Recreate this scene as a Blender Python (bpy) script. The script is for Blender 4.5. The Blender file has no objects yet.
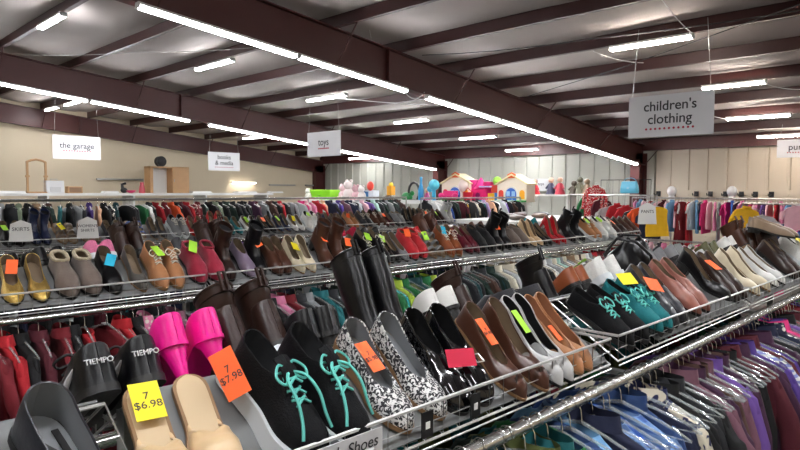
import bpy, math, random
from math import sin, cos, pi, sqrt
from mathutils import Vector, Matrix, Euler
R = random.Random(7)
COL = bpy.context.scene.collection
rad = math.radians

# ------------------------------------------------------------------ helpers
def lin(h):
    h = h.lstrip('#'); o = []
    for i in (0, 2, 4):
        c = int(h[i:i+2], 16)/255
        o.append(c/12.92 if c <= .04045 else ((c+.055)/1.055)**2.4)
    return (*o, 1)

class MB:
    def __init__(s): s.v = []; s.f = []; s.m = []
    def add(s, vs, fs, mi=0):
        n = len(s.v); s.v += [tuple(p) for p in vs]
        s.f += [tuple(i+n for i in f) for f in fs]; s.m += [mi]*len(fs); return s
    def box(s, lo, hi, mi=0):
        x0, y0, z0 = lo; x1, y1, z1 = hi
        return s.add([(x0,y0,z0),(x1,y0,z0),(x1,y1,z0),(x0,y1,z0),(x0,y0,z1),(x1,y0,z1),(x1,y1,z1),(x0,y1,z1)],
                     [(0,3,2,1),(4,5,6,7),(0,1,5,4),(1,2,6,5),(2,3,7,6),(3,0,4,7)], mi)
    def obox(s, c, ax, sz, mi=0):      # oriented box: centre, 3 axes, 3 sizes
        c = Vector(c); ax = [Vector(a).normalized() for a in ax]; vs = []
        for dz in (-1, 1):
            for dx, dy in ((-1,-1),(1,-1),(1,1),(-1,1)):
                vs.append(c + ax[0]*dx*sz[0]/2 + ax[1]*dy*sz[1]/2 + ax[2]*dz*sz[2]/2)
        return s.add(vs, [(0,3,2,1),(4,5,6,7),(0,1,5,4),(1,2,6,5),(2,3,7,6),(3,0,4,7)], mi)
    def tube(s, pts, r, n=6, mi=0, caps=True, closed=False):
        pts = [Vector(p) for p in pts]; N = len(pts); rings = []; base = len(s.v); vs = []
        rr = r if isinstance(r, (list, tuple)) else [r]*N
        up = None
        for i, p in enumerate(pts):
            if closed: d = pts[(i+1) % N]-pts[i-1]
            else: d = pts[min(i+1, N-1)]-pts[max(i-1, 0)]
            if d.length < 1e-9: d = Vector((0,0,1))
            d.normalize()
            if up is None:
                a = Vector((0,0,1)) if abs(d.z) < .9 else Vector((1,0,0))
                up = (a-d*a.dot(d)).normalized()
            else:
                up = up-d*up.dot(d)
                up = up.normalized() if up.length > 1e-6 else Vector((1,0,0))
            b = d.cross(up)
            for k in range(n):
                t = 2*pi*k/n; vs.append(p+up*(cos(t)*rr[i])+b*(sin(t)*rr[i]))
        fs = []
        M = N if closed else N-1
        for i in range(M):
            j = (i+1) % N
            for k in range(n):
                k2 = (k+1) % n; fs.append((i*n+k, i*n+k2, j*n+k2, j*n+k))
        if caps and not closed:
            fs.append(tuple(range(n-1, -1, -1))); fs.append(tuple((N-1)*n+k for k in range(n)))
        return s.add(vs, fs, mi)
    def loft(s, rings, mi=0, cap0=True, cap1=True, wrap=True):
        n = len(rings[0]); vs = [p for r in rings for p in r]; fs = []
        for i in range(len(rings)-1):
            for k in range(n if wrap else n-1):
                k2 = (k+1) % n; fs.append((i*n+k, i*n+k2, (i+1)*n+k2, (i+1)*n+k))
        if cap0: fs.append(tuple(range(n-1, -1, -1)))
        if cap1: fs.append(tuple((len(rings)-1)*n+k for k in range(n)))
        return s.add(vs, fs, mi)
    def lathe(s, prof, c=(0,0,0), n=16, mi=0):
        rings = [[(c[0]+r*cos(2*pi*k/n), c[1]+r*sin(2*pi*k/n), c[2]+z) for k in range(n)] for r, z in prof]
        return s.loft(rings, mi)
    def ball(s, c, r, n=12, mi=0, sc=(1,1,1)):
        m = max(5, n//2+1); rings = []
        for i in range(m+1):
            a = -pi/2+pi*i/m; q = max(cos(a), .02)
            rings.append([(c[0]+r*sc[0]*q*cos(2*pi*k/n), c[1]+r*sc[1]*q*sin(2*pi*k/n), c[2]+r*sc[2]*sin(a)) for k in range(n)])
        return s.loft(rings, mi)
    def mesh(s, name, mats, smooth=True):
        me = bpy.data.meshes.new(name); me.from_pydata(s.v, [], s.f)
        for m in (mats if isinstance(mats, (list, tuple)) else [mats]): me.materials.append(m)
        if any(s.m): me.polygons.foreach_set('material_index', s.m)
        if smooth: me.polygons.foreach_set('use_smooth', [True]*len(s.f))
        me.update(); return me
    def build(s, name, mats, parent=None, smooth=True, bevel=0, auto=True, thick=0, subd=0):
        me = s.mesh(name, mats, smooth)
        o = bpy.data.objects.new(name, me); COL.objects.link(o)
        if parent: o.parent = parent
        mods = 0
        if thick:
            q = o.modifiers.new('t', 'SOLIDIFY'); q.thickness = thick; q.offset = -1
            if len(me.materials) > 1: q.material_offset = 1; q.material_offset_rim = 0
            mods = 1
        if bevel:
            q = o.modifiers.new('b', 'BEVEL'); q.width = bevel; q.segments = 2; q.limit_method = 'ANGLE'; mods = 1
        if subd:
            q = o.modifiers.new('s', 'SUBSURF'); q.levels = subd; q.render_levels = subd; mods = 1
        if mods:
            dg = bpy.context.evaluated_depsgraph_get()
            new = bpy.data.meshes.new_from_object(o.evaluated_get(dg)); o.modifiers.clear(); o.data = new
            new.name = name
        if smooth and auto:
            try: o.data.set_sharp_from_angle(angle=rad(38))
            except Exception: pass
        return o

def empty(name, loc=(0,0,0), rot=(0,0,0)):
    o = bpy.data.objects.new(name, None); COL.objects.link(o); o.empty_display_size = .05
    o.location = loc; o.rotation_euler = rot; return o
LABELS = {}
def tag(o, label, cat, group=None, kind=None):
    o['label'] = label; o['category'] = cat
    if group: o['group'] = group
    elif 'group' in o: del o['group']
    if kind: o['kind'] = kind
    LABELS.setdefault(label.lower(), []).append(o.name)
    return o
def struct(o): o['kind'] = 'structure'; return o
KIDS = {}
def kids(o):
    if o.name not in KIDS: KIDS[o.name] = [c for c in COL.objects if c.parent == o]
    return KIDS[o.name]
def copy_tree(o, parent=None):
    c = o.copy(); COL.objects.link(c); c.parent = parent
    KIDS[c.name] = [copy_tree(ch, c) for ch in kids(o)]
    return c
def text(body, size, mat, parent, loc, rot, extr=.0008, name='lettering', align='CENTER', shear=0):
    cu = bpy.data.curves.new(name, 'FONT'); cu.body = body; cu.size = size; cu.extrude = extr
    cu.offset = size*.010 if size > .05 else 0; cu.align_x = align; cu.align_y = 'CENTER'; cu.shear = shear; cu.space_line = .9
    cu.materials.append(mat); t_ = bpy.data.objects.new(name, cu); COL.objects.link(t_); bpy.context.view_layer.update()
    me = bpy.data.meshes.new_from_object(t_.evaluated_get(bpy.context.evaluated_depsgraph_get())); bpy.data.objects.remove(t_); bpy.data.curves.remove(cu)
    if len(me.materials) == 0: me.materials.append(mat)
    o = bpy.data.objects.new(name, me); COL.objects.link(o)
    o.parent = parent; o.location = loc; o.rotation_euler = rot; return o

F = 628.; th = rad(44.5); pt = math.atan(35/628); ro = rad(.25)
fw = Vector((-sin(th)*cos(pt), cos(th)*cos(pt), -sin(pt))); r_ = Vector((cos(th), sin(th), 0)); u_ = r_.cross(fw)
r2 = r_*cos(ro)+u_*sin(ro); u2 = r2.cross(fw)
def Yx(px, b, py=225):
    d = fw+r2*(px-400)/F-u2*(py-225)/F; return d.y*(-b/d.x)
def Xy(px, Y, py=190):
    d = fw+r2*(px-400)/F-u2*(py-225)/F; return d.x*(Y/d.y)
# ------------------------------------------------------------------ materials
MATS = {}
def mat(name, col='#808080', rough=.5, metal=0, spec=.5, noise=0, nscale=20, bump=0, bscale=60, objcol=False, coat=0, emit=0, pattern=None, alpha=1, sheen=0):
    m = bpy.data.materials.new(name); m.use_nodes = True; nt = m.node_tree; N = nt.nodes; L = nt.links
    b = N['Principled BSDF']; c = lin(col) if isinstance(col, str) else col
    b.inputs['Roughness'].default_value = rough; b.inputs['Metallic'].default_value = metal
    b.inputs['Specular IOR Level'].default_value = spec; b.inputs['Coat Weight'].default_value = coat
    b.inputs['Alpha'].default_value = alpha; b.inputs['Sheen Weight'].default_value = sheen
    b.inputs['Base Color'].default_value = c
    src = None
    tc = N.new('ShaderNodeTexCoord')
    if objcol:
        oi = N.new('ShaderNodeObjectInfo'); src = oi.outputs['Color']
    def mix(a, bcol, fac, mode='MIX'):
        x = N.new('ShaderNodeMix'); x.data_type = 'RGBA'; x.blend_type = mode
        if hasattr(a, 'links'): L.new(a, x.inputs[6])
        else: x.inputs[6].default_value = a
        if hasattr(bcol, 'links'): L.new(bcol, x.inputs[7])
        else: x.inputs[7].default_value = bcol
        if hasattr(fac, 'links'): L.new(fac, x.inputs[0])
        else: x.inputs[0].default_value = fac
        return x.outputs[2]
    def ramp(f, p0, p1):
        r = N.new('ShaderNodeValToRGB'); r.color_ramp.elements[0].position = p0; r.color_ramp.elements[1].position = p1
        L.new(f, r.inputs[0]); return r.outputs[0]
    if pattern:
        kind, c2, sc = pattern
        base = src if src else c
        if kind == 'floral':
            v = N.new('ShaderNodeTexNoise'); v.inputs['Scale'].default_value = sc; v.inputs['Detail'].default_value = 1.5; v.inputs['Distortion'].default_value = 2.2
            L.new(tc.outputs['Object'], v.inputs['Vector']); f = ramp(v.outputs[0], .5, .54)
        elif kind == 'spots':
            v = N.new('ShaderNodeTexVoronoi'); v.inputs['Scale'].default_value = sc
            L.new(tc.outputs['Object'], v.inputs['Vector']); f = ramp(v.outputs[0], .33, .38)
            iv = N.new('ShaderNodeInvert'); L.new(f, iv.inputs[1]); f = iv.outputs[0]
        elif kind == 'stripes':
            v = N.new('ShaderNodeTexWave'); v.inputs['Scale'].default_value = sc; v.bands_direction = 'Z'
            L.new(tc.outputs['Object'], v.inputs['Vector']); f = ramp(v.outputs[0], .5, .56)
        else:
            v = N.new('ShaderNodeTexBrick'); v.inputs['Scale'].default_value = sc; v.inputs['Mortar Size'].default_value = .08
            v.inputs['Color1'].default_value = (0,0,0,1); v.inputs['Color2'].default_value = (.3,.3,.3,1); v.inputs['Mortar'].default_value = (1,1,1,1)
            mp = N.new('ShaderNodeMapping'); mp.inputs['Rotation'].default_value = (rad(90), 0, 0)
            L.new(tc.outputs['Object'], mp.inputs[0]); L.new(mp.outputs[0], v.inputs['Vector']); f = v.outputs[0]
        src = mix(base, lin(c2), f)
    if noise:
        n = N.new('ShaderNodeTexNoise'); n.inputs['Scale'].default_value = nscale; n.inputs['Detail'].default_value = 4
        L.new(tc.outputs['Object'], n.inputs['Vector'])
        mr = N.new('ShaderNodeMapRange'); mr.inputs[3].default_value = 1-noise; mr.inputs[4].default_value = 1+noise
        L.new(n.outputs[0], mr.inputs[0])
        src = mix(src if src else c, mr.outputs[0], 1, 'MULTIPLY')
    if src: L.new(src, b.inputs['Base Color'])
    if bump:
        n = N.new('ShaderNodeTexNoise'); n.inputs['Scale'].default_value = bscale; n.inputs['Detail'].default_value = 3
        L.new(tc.outputs['Object'], n.inputs['Vector'])
        bp = N.new('ShaderNodeBump'); bp.inputs['Strength'].default_value = bump; bp.inputs['Distance'].default_value = .01
        L.new(n.outputs[0], bp.inputs['Height']); L.new(bp.outputs[0], b.inputs['Normal'])
    if emit:
        b.inputs['Emission Color'].default_value = c; b.inputs['Emission Strength'].default_value = emit
    MATS[name] = m; return m
steel_red = mat('painted_beam', '#481f1c', .45, noise=.12, nscale=3)
purlin_m = mat('painted_purlin', '#3c1815', .45, noise=.12, nscale=3)
insul = mat('insulation', '#b5aca6', .75, noise=.06, nscale=2, bump=.25, bscale=5)
cream = mat('cream_wall', '#d0c2a8', .8, noise=.03, nscale=1.2)
corr = mat('corrugated', '#b1b1a6', .5, noise=.05, nscale=2)
corr2 = mat('tan_panel', '#b3a795', .5, noise=.05, nscale=2)
floor_m = mat('concrete', '#4a4744', .45, noise=.15, nscale=2)
chrome = mat('chrome', '#d6d6d4', .22, 1)
chrome2 = mat('dull_chrome', '#a9a9a6', .32, 1)
wire_m = mat('bright_wire', '#e2e2e0', .3, .55)
darkmetal = mat('dark_metal', '#2a2a2b', .4, .6)
board_m = mat('grey_board', '#747676', .6, noise=.05, nscale=8)
white_m = mat('white_paint', '#e3e3e0', .5)
signw = mat('white_sign', '#cdcdcf', .6)
ink = mat('ink', '#2b2b2e', .6)
redink = mat('red_ink', '#a8203c', .6)
tube_m = mat('lamp_tube', '#fafbff', .5, emit=46)
tube2_m = mat('lamp_tube_warm', '#fff4ea', .5, emit=44)
leather = mat('leather', objcol=True, rough=.3, spec=.4, noise=.12, nscale=30, bump=.06, bscale=90)
patent = mat('patent', objcol=True, rough=.12, spec=.6, coat=.6)
suede = mat('suede', objcol=True, rough=.9, noise=.15, nscale=60, bump=.2, bscale=250, sheen=.2)
mesh_m = mat('shoe_mesh', objcol=True, rough=.75, spec=.2, noise=.2, nscale=150, bump=.2, bscale=300)
glitter = mat('metallic_leather', objcol=True, rough=.3, metal=.85, noise=.35, nscale=180, bump=.3, bscale=220)
floral_shoe = mat('floral_shoe', '#14141c', .6, pattern=('floral', '#d9d9d6', 85))
lining = mat('lining', '#7b6a55', .6, noise=.1)
lining_b = mat('lining_black', '#101012', .6)
lining_g = mat('lining_grey', '#7d8083', .6)
lining_o = mat('insole_obj', '#c8b08c', .5)
rubber_w = mat('sole_white', '#cfd4d6', .5)
rubber_b = mat('sole_black', '#141414', .5)
rubber_t = mat('sole_tan', '#8a6a48', .6)
lace_t = mat('lace_teal', '#66c8bd', .7)
lace_w = mat('lace_pale', '#cfc8b8', .7)
lace_b = mat('lace_black', '#1b1b1d', .7)
walltube_m = mat('wall_lamp_tube', '#fff6ea', .5, emit=9)
tag_o = mat('tag_orange', '#ff6a2b', .6); tag_y = mat('tag_yellow', '#f4e11c', .6); tag_g = mat('tag_green', '#a6e03a', .6)
tag_p = mat('tag_pink', '#c8173f', .6); tag_b = mat('tag_blue', '#25b4d6', .6); tag_w = mat('tag_white', '#e8e8e6', .6)
TAGM = dict(o=tag_o, y=tag_y, g=tag_g, p=tag_p, b=tag_b, w=tag_w); TAGN = dict(o='orange', y='yellow', g='lime green', p='red', b='blue', w='white')
fab = mat('fabric', objcol=True, rough=.85, noise=.12, nscale=14, bump=.25, bscale=22)
fab_fl = mat('fabric_floral', objcol=True, rough=.8, pattern=('floral', '#20264f', 16))
fab_sp = mat('fabric_spots', objcol=True, rough=.8, pattern=('spots', '#d6cfc4', 40))
fab_st = mat('fabric_stripes', objcol=True, rough=.8, pattern=('stripes', '#d0d0d0', 18))
fab_pl = mat('fabric_plaid', objcol=True, rough=.8, pattern=('plaid', '#6d8fc0', 14))
plast = mat('plastic', objcol=True, rough=.35)
wood = mat('wood', '#b78f63', .55, noise=.12, nscale=6)
# clear plastic of hangers
clear = bpy.data.materials.new('clear_plastic'); clear.use_nodes = True
_n = clear.node_tree.nodes; _l = clear.node_tree.links
_b = _n['Principled BSDF']; _b.inputs['Base Color'].default_value = lin('#c9d2d2'); _b.inputs['Roughness'].default_value = .12
_b.inputs['Alpha'].default_value = .34; _b.inputs['Specular IOR Level'].default_value = 1; _b.inputs['Coat Weight'].default_value = 1
whanger = mat('white_hanger', '#dcdcd8', .4)

# ------------------------------------------------------------------ room
ZRT = lambda y: 5.153-.107*y       # rafter top
ZRB = lambda y: 4.50-.1035*y      # rafter underside
struct(MB().box((-24.2,-9,-.1),(6,19.6,0)).build('floor', floor_m, smooth=False))
# corrugated back wall (ribs are geometry)
def ribwall(x0, x1, y, z0, z1, m, name):
    b = MB(); pr = []; x = x0; s = .52
    while x < x1:
        for dx, dy in ((0,0),(.44,0),(.455,-.045),(.505,-.045)): pr.append((min(x+dx, x1), y+dy))
        x += s
    pr.append((x1, y))
    b.loft([[(p[0], p[1], z0) for p in pr], [(p[0], p[1], z1) for p in pr]], wrap=False, cap0=False, cap1=False)
    b.box((x0, y+.01, z0), (x1, y+.12, z1))
    return struct(b.build(name, m, smooth=False))
ribwall(-23.95, -7.9, 19.16, 0, 3.02, corr, 'wall_back')
ribwall(-7.95, 6, 19.16, 0, 3.08, corr2, 'wall_back')
struct(MB().box((-24.1,18.9,2.98),(6,19.3,3.3)).build('trim_1', steel_red, smooth=False))
b = MB(); b.add([(-24,-9,0),(-24,19.3,0),(-24,19.3,ZRT(19.3)+.25),(-24,-9,ZRT(-9)+.25),(-24.15,-9,0),(-24.15,19.3,0),(-24.15,19.3,ZRT(19.3)+.25),(-24.15,-9,ZRT(-9)+.25)],
      [(0,1,2,3),(7,6,5,4),(0,4,5,1),(3,2,6,7),(0,3,7,4),(1,5,6,2)])
struct(b.build('wall_left', cream, smooth=False))
struct(MB().box((6,-9,0),(6.15,19.6,6.4)).build('wall_right', cream, smooth=False))
struct(MB().box((-24.2,-9.15,0),(6.15,-9,6.4)).build('wall_front', cream, smooth=False))
# insulation blanket: sags between purlins, loose creases
PURL = [6.75+1.52*k for k in range(-10, 9)]
b = MB(); ys = []; y = -9.0
while y < 19.4: ys.append(y); y += .19
xs = [-24.1+.5*i for i in range(61)]
def sag(x, y):
    t = ((y-PURL[0]) % 1.52)/1.52
    return -.10*sin(pi*t)*(.8+.35*sin(x*1.7+int((y+30)/1.52)*2.1))-.03*sin(x*2.9+y)*sin(pi*t)
rings = [[(x, y, ZRT(y)+.24+sag(x, y)) for x in xs] for y in ys]
b.loft(rings, wrap=False, cap0=False, cap1=False)
struct(b.build('ceiling', insul))
struct(MB().add([(-24.2,-9,ZRT(-9)+.3),(6.2,-9,ZRT(-9)+.3),(6.2,19.6,ZRT(19.6)+.3),(-24.2,19.6,ZRT(19.6)+.3)],[(3,2,1,0)]).build('roof_slab', insul, smooth=False))
# purlins (Z sections)
for Y in PURL:
    z = ZRT(Y); b = MB()
    b.box((-24,Y,z),(6,Y+.08,z+.012)); b.box((-24,Y+.07,z),(6,Y+.085,z+.22)); b.box((-24,Y+.07,z+.208),(6,Y+.15,z+.22))
    struct(b.build('roof_beam', purlin_m, smooth=False))
# rafters with columns and flange braces
def rafter(X):
    root = struct(empty('main_beam', (X,0,0)))
    b = MB(); w = .09
    for (za, zb, hw) in ((lambda y: ZRB(y), lambda y: ZRB(y)+.02, .11), (lambda y: ZRT(y)-.02, lambda y: ZRT(y), .11), (lambda y: ZRB(y)+.02, lambda y: ZRT(y)-.02, .012)):
        b.loft([[(-hw,y,za(y)),(hw,y,za(y)),(hw,y,zb(y)),(-hw,y,zb(y))] for y in (-9, 19.0)])
    for y in (-6, 2.0, 8.0): b.box((-.1, y, ZRB(y)+.01), (.1, y+.015, ZRT(y)-.02))
    struct(b.build('flange', steel_red, root, smooth=False))
    c = MB(); c.box((-.14,18.45,0),(.14,18.47,2.7)); c.box((-.14,18.98,0),(.14,19.0,2.9)); c.box((-.012,18.46,0),(.012,19,2.9))
    struct(c.build('column', steel_red, root, smooth=False))
    for i, Y in enumerate(PURL):
        if i % 2 == 0:
            for s in ((1,) if X < -20 else (-1, 1)):
                q = MB(); q.tube([(s*.1, Y+.04, ZRB(Y)+.02), (s*.62, Y+.04, ZRT(Y)+.02)], .014, 5)
                struct(q.build('brace', purlin_m, root))
for X in (-8.25, -16.2, -23.85, -.3): rafter(X)
# lamps
def lamp(p0, p1, label, group, warm=False, tm=None):
    p0, p1 = Vector(p0), Vector(p1); L = (p1-p0).length; d = (p1-p0).normalized()
    root = empty('tube_lamp', (p0+p1)/2); side = d.cross(Vector((0,0,1))).normalized(); up = side.cross(d)
    ax = (d, side, up)
    h = MB(); h.obox((0,0,.045), ax, (L, .10, .035)); h.obox(d*(L/2-.01)+Vector((0,0,.02)), ax, (.02,.12,.07)); h.obox(-d*(L/2-.01)+Vector((0,0,.02)), ax, (.02,.12,.07))
    h.build('housing', white_m, root, smooth=False)
    t = MB()
    for s in (-1, 1): t.tube([-d*(L/2-.03)+side*.027*s, d*(L/2-.03)+side*.027*s], .022, 8)
    t.build('tube', tm or (tube2_m if warm else tube_m), root)
    tag(root, label, 'lamp', group); return root
ORD = 'first second third fourth fifth sixth seventh eighth ninth tenth eleventh twelfth thirteenth fourteenth fifteenth sixteenth seventeenth eighteenth nineteenth twentieth'.split()
TENS = {20:'twenty', 30:'thirty', 40:'forty', 50:'fifty', 60:'sixty', 70:'seventy', 80:'eighty', 90:'ninety'}
def ordw(i):
    i += 1
    if i <= 20: return ORD[i-1]
    if i > 99: return 'hundred-and-'+ordw(i-101)
    t, u = i//10*10, i % 10
    return (TENS[t][:-1]+'ieth') if u == 0 else TENS[t]+'-'+ORD[u-1]
def strip(X, spans, nm):
    for i, (a, c) in enumerate(spans):
        lamp((X+.14, a, ZRB(a)-.075), (X+.14, c, ZRB(c)-.075), f'long bare tube lamp, {ordw(i)} along the {nm}', 'tube lamps under the main roof beams')
strip(-8.25, [(-4.5,-2.1),(-2.05,.35),(3.45,5.93),(5.97,8.40),(8.95,11.3),(11.33,13.7),(13.73,16.1),(16.13,18.25)], 'roof beam nearer the toys sign')
strip(-16.2, [(.3,2.9),(3.0,5.6),(5.65,8.2),(8.75,11.1),(11.13,13.5),(13.53,15.9),(15.93,18.3)], 'roof beam nearer the cream wall')
strip(-.3, [(-4.0,-1.6),(-1.5,.9),(1.0,3.4),(6.0,8.4),(13.73,16.1)], 'roof beam straight overhead, outside the picture')
k = 0
for (x, y, l) in ((-12.25,3.7,1.25),(-12.15,6.77,1.5),(-12.3,9.9,1.5),(-12.3,12.95,1.3),(-12.1,15.75,1.4),(-12.1,18.2,1.3)):
    lamp((x-l/2, y, ZRT(y)-.09), (x+l/2, y, ZRT(y)-.09), f'short tube lamp, {ordw(k)} out from the camera in the bay between the two lit beams', 'short tube lamps under the purlins'); k += 1
k = 0
for (x, y, l) in ((-4.2,.6,1.3),(-4.2,3.7,1.3),(-4.16,9.73,1.3),(-3.85,12.7,1.1),(-4.2,15.6,1.3),(-4.2,18.0,1.3),(-4.2,-4,1.3)):
    if 0 < y < 5: continue
    lamp((x-l/2, y, ZRT(y)-.09), (x+l/2, y, ZRT(y)-.09), f'short tube lamp, {ordw(k)} one in the bay over the children\'s clothing sign', 'short tube lamps over the children\'s clothing', True); k += 1
for k, (x, y, l) in enumerate(((-22.6,6.77,1.2),(-20.7,6.77,1.2),(-20.5,13,1.3),(-20.5,18.3,1.3))):
    lamp((x-l/2, y, ZRT(y)-.09), (x+l/2, y, ZRT(y)-.09), f'short tube lamp, {ordw(k)} one in the bay beside the cream wall', 'short tube lamps beside the cream wall')
for (x, y) in ((3,0),(3,8),(3,15),(-12,-5),(-12,0),(3,-6),(-20,0)):
    lamp((x-1.2, y, ZRT(y)-.15), (x+1.2, y, ZRT(y)-.15), 'long tube lamp out of the picture lighting the rest of the hall', 'tube lamps beyond the picture')
lamp((-23.8,Yx(232,23.8),2.02),(-23.8,Yx(256,23.8),2.02), 'bright tube lamp low on the cream wall below the books sign', None, tm=walltube_m)
for i, (y0, y1, z) in enumerate(((8.6,10.3,2.1),(16.0,17.4,1.95),(18,19,1.95))):
    o = MB().box((-23.98,y0,z-.03),(-23.9,y1,z+.03)).build('conduit', chrome2, smooth=False)
    tag(o, f'grey bar fixed along the cream wall, {ordw(i)} from the wooden cabinet', 'bar', 'grey bars on the cream wall')
# cables
def cable(pts, label, r=.007, m=None, sagz=.045):
    q = []
    for a, c in zip(pts, pts[1:]):
        a, c = Vector(a), Vector(c)
        for i in range(9):
            t = i/8; p = a.lerp(c, t); p.z -= sagz*4*t*(1-t); q.append(p)
    o = MB().tube(q, r, 5).build('ceiling_cable', m or white_m); tag(o, label, 'cable', 'cables across the roof'); return o
cable([(-8.3,8.4,3.75),(-8.2,9.0,3.62)], 'white cord joining two lamps on the nearer lit beam', .01, sagz=.2)
cable([(-15.9,4.0,4.7),(-12.8,5.4,4.5),(-9.5,7.0,4.42),(-8.3,8.2,4.2)], 'grey cable draped across the bay between the two lit beams', .007, chrome2)
cable([(-12,10,4.0),(-9.9,12.4,3.85),(-8.4,14.5,3.5)], 'grey cable running to the nearer lit beam past the toys sign', .012)
cable([(-7.9,8.6,4.22),(-4.8,9.2,4.12),(-1.0,9.5,4.1)], 'thin dark cable sagging above the children\'s clothing sign', .008, darkmetal)
cable([(-7.5,11.5,3.75),(-5,10.6,3.9),(-1,9,4.25)], 'taut dark rod crossing behind the children\'s clothing sign', .008, darkmetal, .0)
cable([(-8.2,7.6,4.4),(-8.1,7.4,4.8)], 'short pale wire hanging at the beam top', .006, sagz=0)
for i, (a, c) in enumerate((((-5.1,9.73,4.05),(-4.9,11.2,4.05)),((-3.5,9.75,4.05),(-3.45,8.3,4.3)),((-3.4,12.7,3.72),(-3.0,14.0,3.7)),((-4.8,15.6,3.4),(-5.4,14.2,3.65)))):
    cable([a, c], f'pale flex of the {ordw(i)} lamp over the children\'s clothing', .007)

# ------------------------------------------------------------------ hanging signs
def hang_sign(c, w, h, lines, sz, label, rot=0, dots=True, wires=True):
    root = empty('hanging_sign', c, (0,0,rad(rot)))
    MB().box((-w/2,-.006,-h/2),(w/2,.006,h/2)).build('panel', signw, root, smooth=False)
    n = len(lines)
    for i, t in enumerate(lines):
        text(t, sz, ink, root, (0,-.008,(n/2-i-.5)*sz*.95+h*.07), (rad(90),0,0))
    if dots:
        q = MB(); k = 11; ww = w*.55 if n > 1 or len(lines[0]) > 5 else w*.3
        for i in range(k):
            x = -ww/2+ww*i/(k-1); q.ball((x,-.008,-n*sz*.5+h*.02), .017*w/1.2, 8, sc=(1,.3,1))
        q.build('dotted_line', redink, root)
    if wires:
        for s in (-1, 1):
            top = ZRT(c[1])-c[2]
            MB().tube([(s*w*.46,0,h/2-.01),(s*w*.40,.0,top)], .004, 4).build('wire', chrome2, root)
    tag(root, label, 'sign'); return root
hang_sign((-3.66,9.3,2.855), 1.22, .61, ["children's", 'clothing'], .2, "white hanging sign reading children's clothing with a red dotted line")
hang_sign((Xy(777,17,149)+.5,17.0,2.76), 1.0, .42, ['purses'], .2, "white hanging sign cut by the picture edge, reading purses")
hang_sign((-17.3,5.75,2.80), 1.15, .6, ['the garage'], .2, 'white hanging sign reading the garage, before the cream wall', rot=90)
hang_sign((-18.7,10.75,2.66), 1.15, .6, ['books', '& media'], .2, 'white hanging sign reading books & media, before the cream wall', rot=90)
hang_sign((-12.1,9.65,2.86), 1.28, .6, ['toys'], .24, 'white hanging sign reading toys under the nearer lit beam')
hang_sign((-11.75,18.9,1.95), .9, .42, ['toys'], .14, 'small white wall sign with faint lettering on the back wall', wires=False, dots=False)

# ------------------------------------------------------------------ racks
ZF, ZS, ZR, ZROD = 1.335, 1.262, 1.417, 1.235   # fence top, shelf front, ridge, rail
def basket(xf, xr, y0, y1, label, group, board=None, boardm=None):
    """one wire basket shelf: slanted deck between front fence (xf) and ridge (xr)"""
    root = empty('wire_basket', (xf, y0, ZS)); L = y1-y0; dx = xr-xf; dz = ZR-ZS-.012; fz = ZF-ZS; sg = 1 if xf > xr else -1
    q = MB(); q.tube([(dx*.6,0,fz*1.0),(0,0,fz),(0,L,fz),(dx*.6,L,fz)], .0042, 6); q.build('top_rail', wire_m, root)
    q = MB(); q.tube([(dx,0,dz),(0,0,0),(0,L,0),(dx,L,dz),(dx,0,dz)], .003, 6); q.tube([(sg*.004,0,-.012),(sg*.004,L,-.012)], .0024, 5); q.build('bottom_rail', wire_m, root)
    q = MB(); n = int(round(L/.051))
    for i in range(n+1):
        y = L*i/n; q.tube([(0,y,fz),(0,y,0),(dx,y,dz)], .0015, 4)
    for u in (.25,.5,.75): q.tube([(dx*u,0,dz*u),(dx*u,L,dz*u)], .002, 4)
    for y in (0, L):
        for u in (.2,.4): q.tube([(dx*u,y,dz*u),(dx*u,y,fz)], .0015, 4)
    q.tube([(0,0,fz*.5),(0,L,fz*.5)], .0014, 4)
    q.build('wire_mesh', chrome2, root)
    if board:
        a, c = board; a -= y0; c -= y0
        q = MB(); nx, nz = dz/ sqrt(dx*dx+dz*dz), abs(dx)/sqrt(dx*dx+dz*dz)
        d = Vector((dx,0,dz)); nrm = Vector((-dz*(1 if dx > 0 else -1), 0, abs(dx))).normalized()
        m = d*.52+nrm*.006+Vector((0,(a+c)/2,0))
        q.obox(m, (d.normalized(), (0,1,0), nrm), (d.length*.98, c-a, .004)); q.build('deck_board', boardm or board_m, root, smooth=False)
    tag(root, label, 'basket', group); return root
RN = ['front shoe rack', 'second shoe rack', 'third shoe rack']
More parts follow.
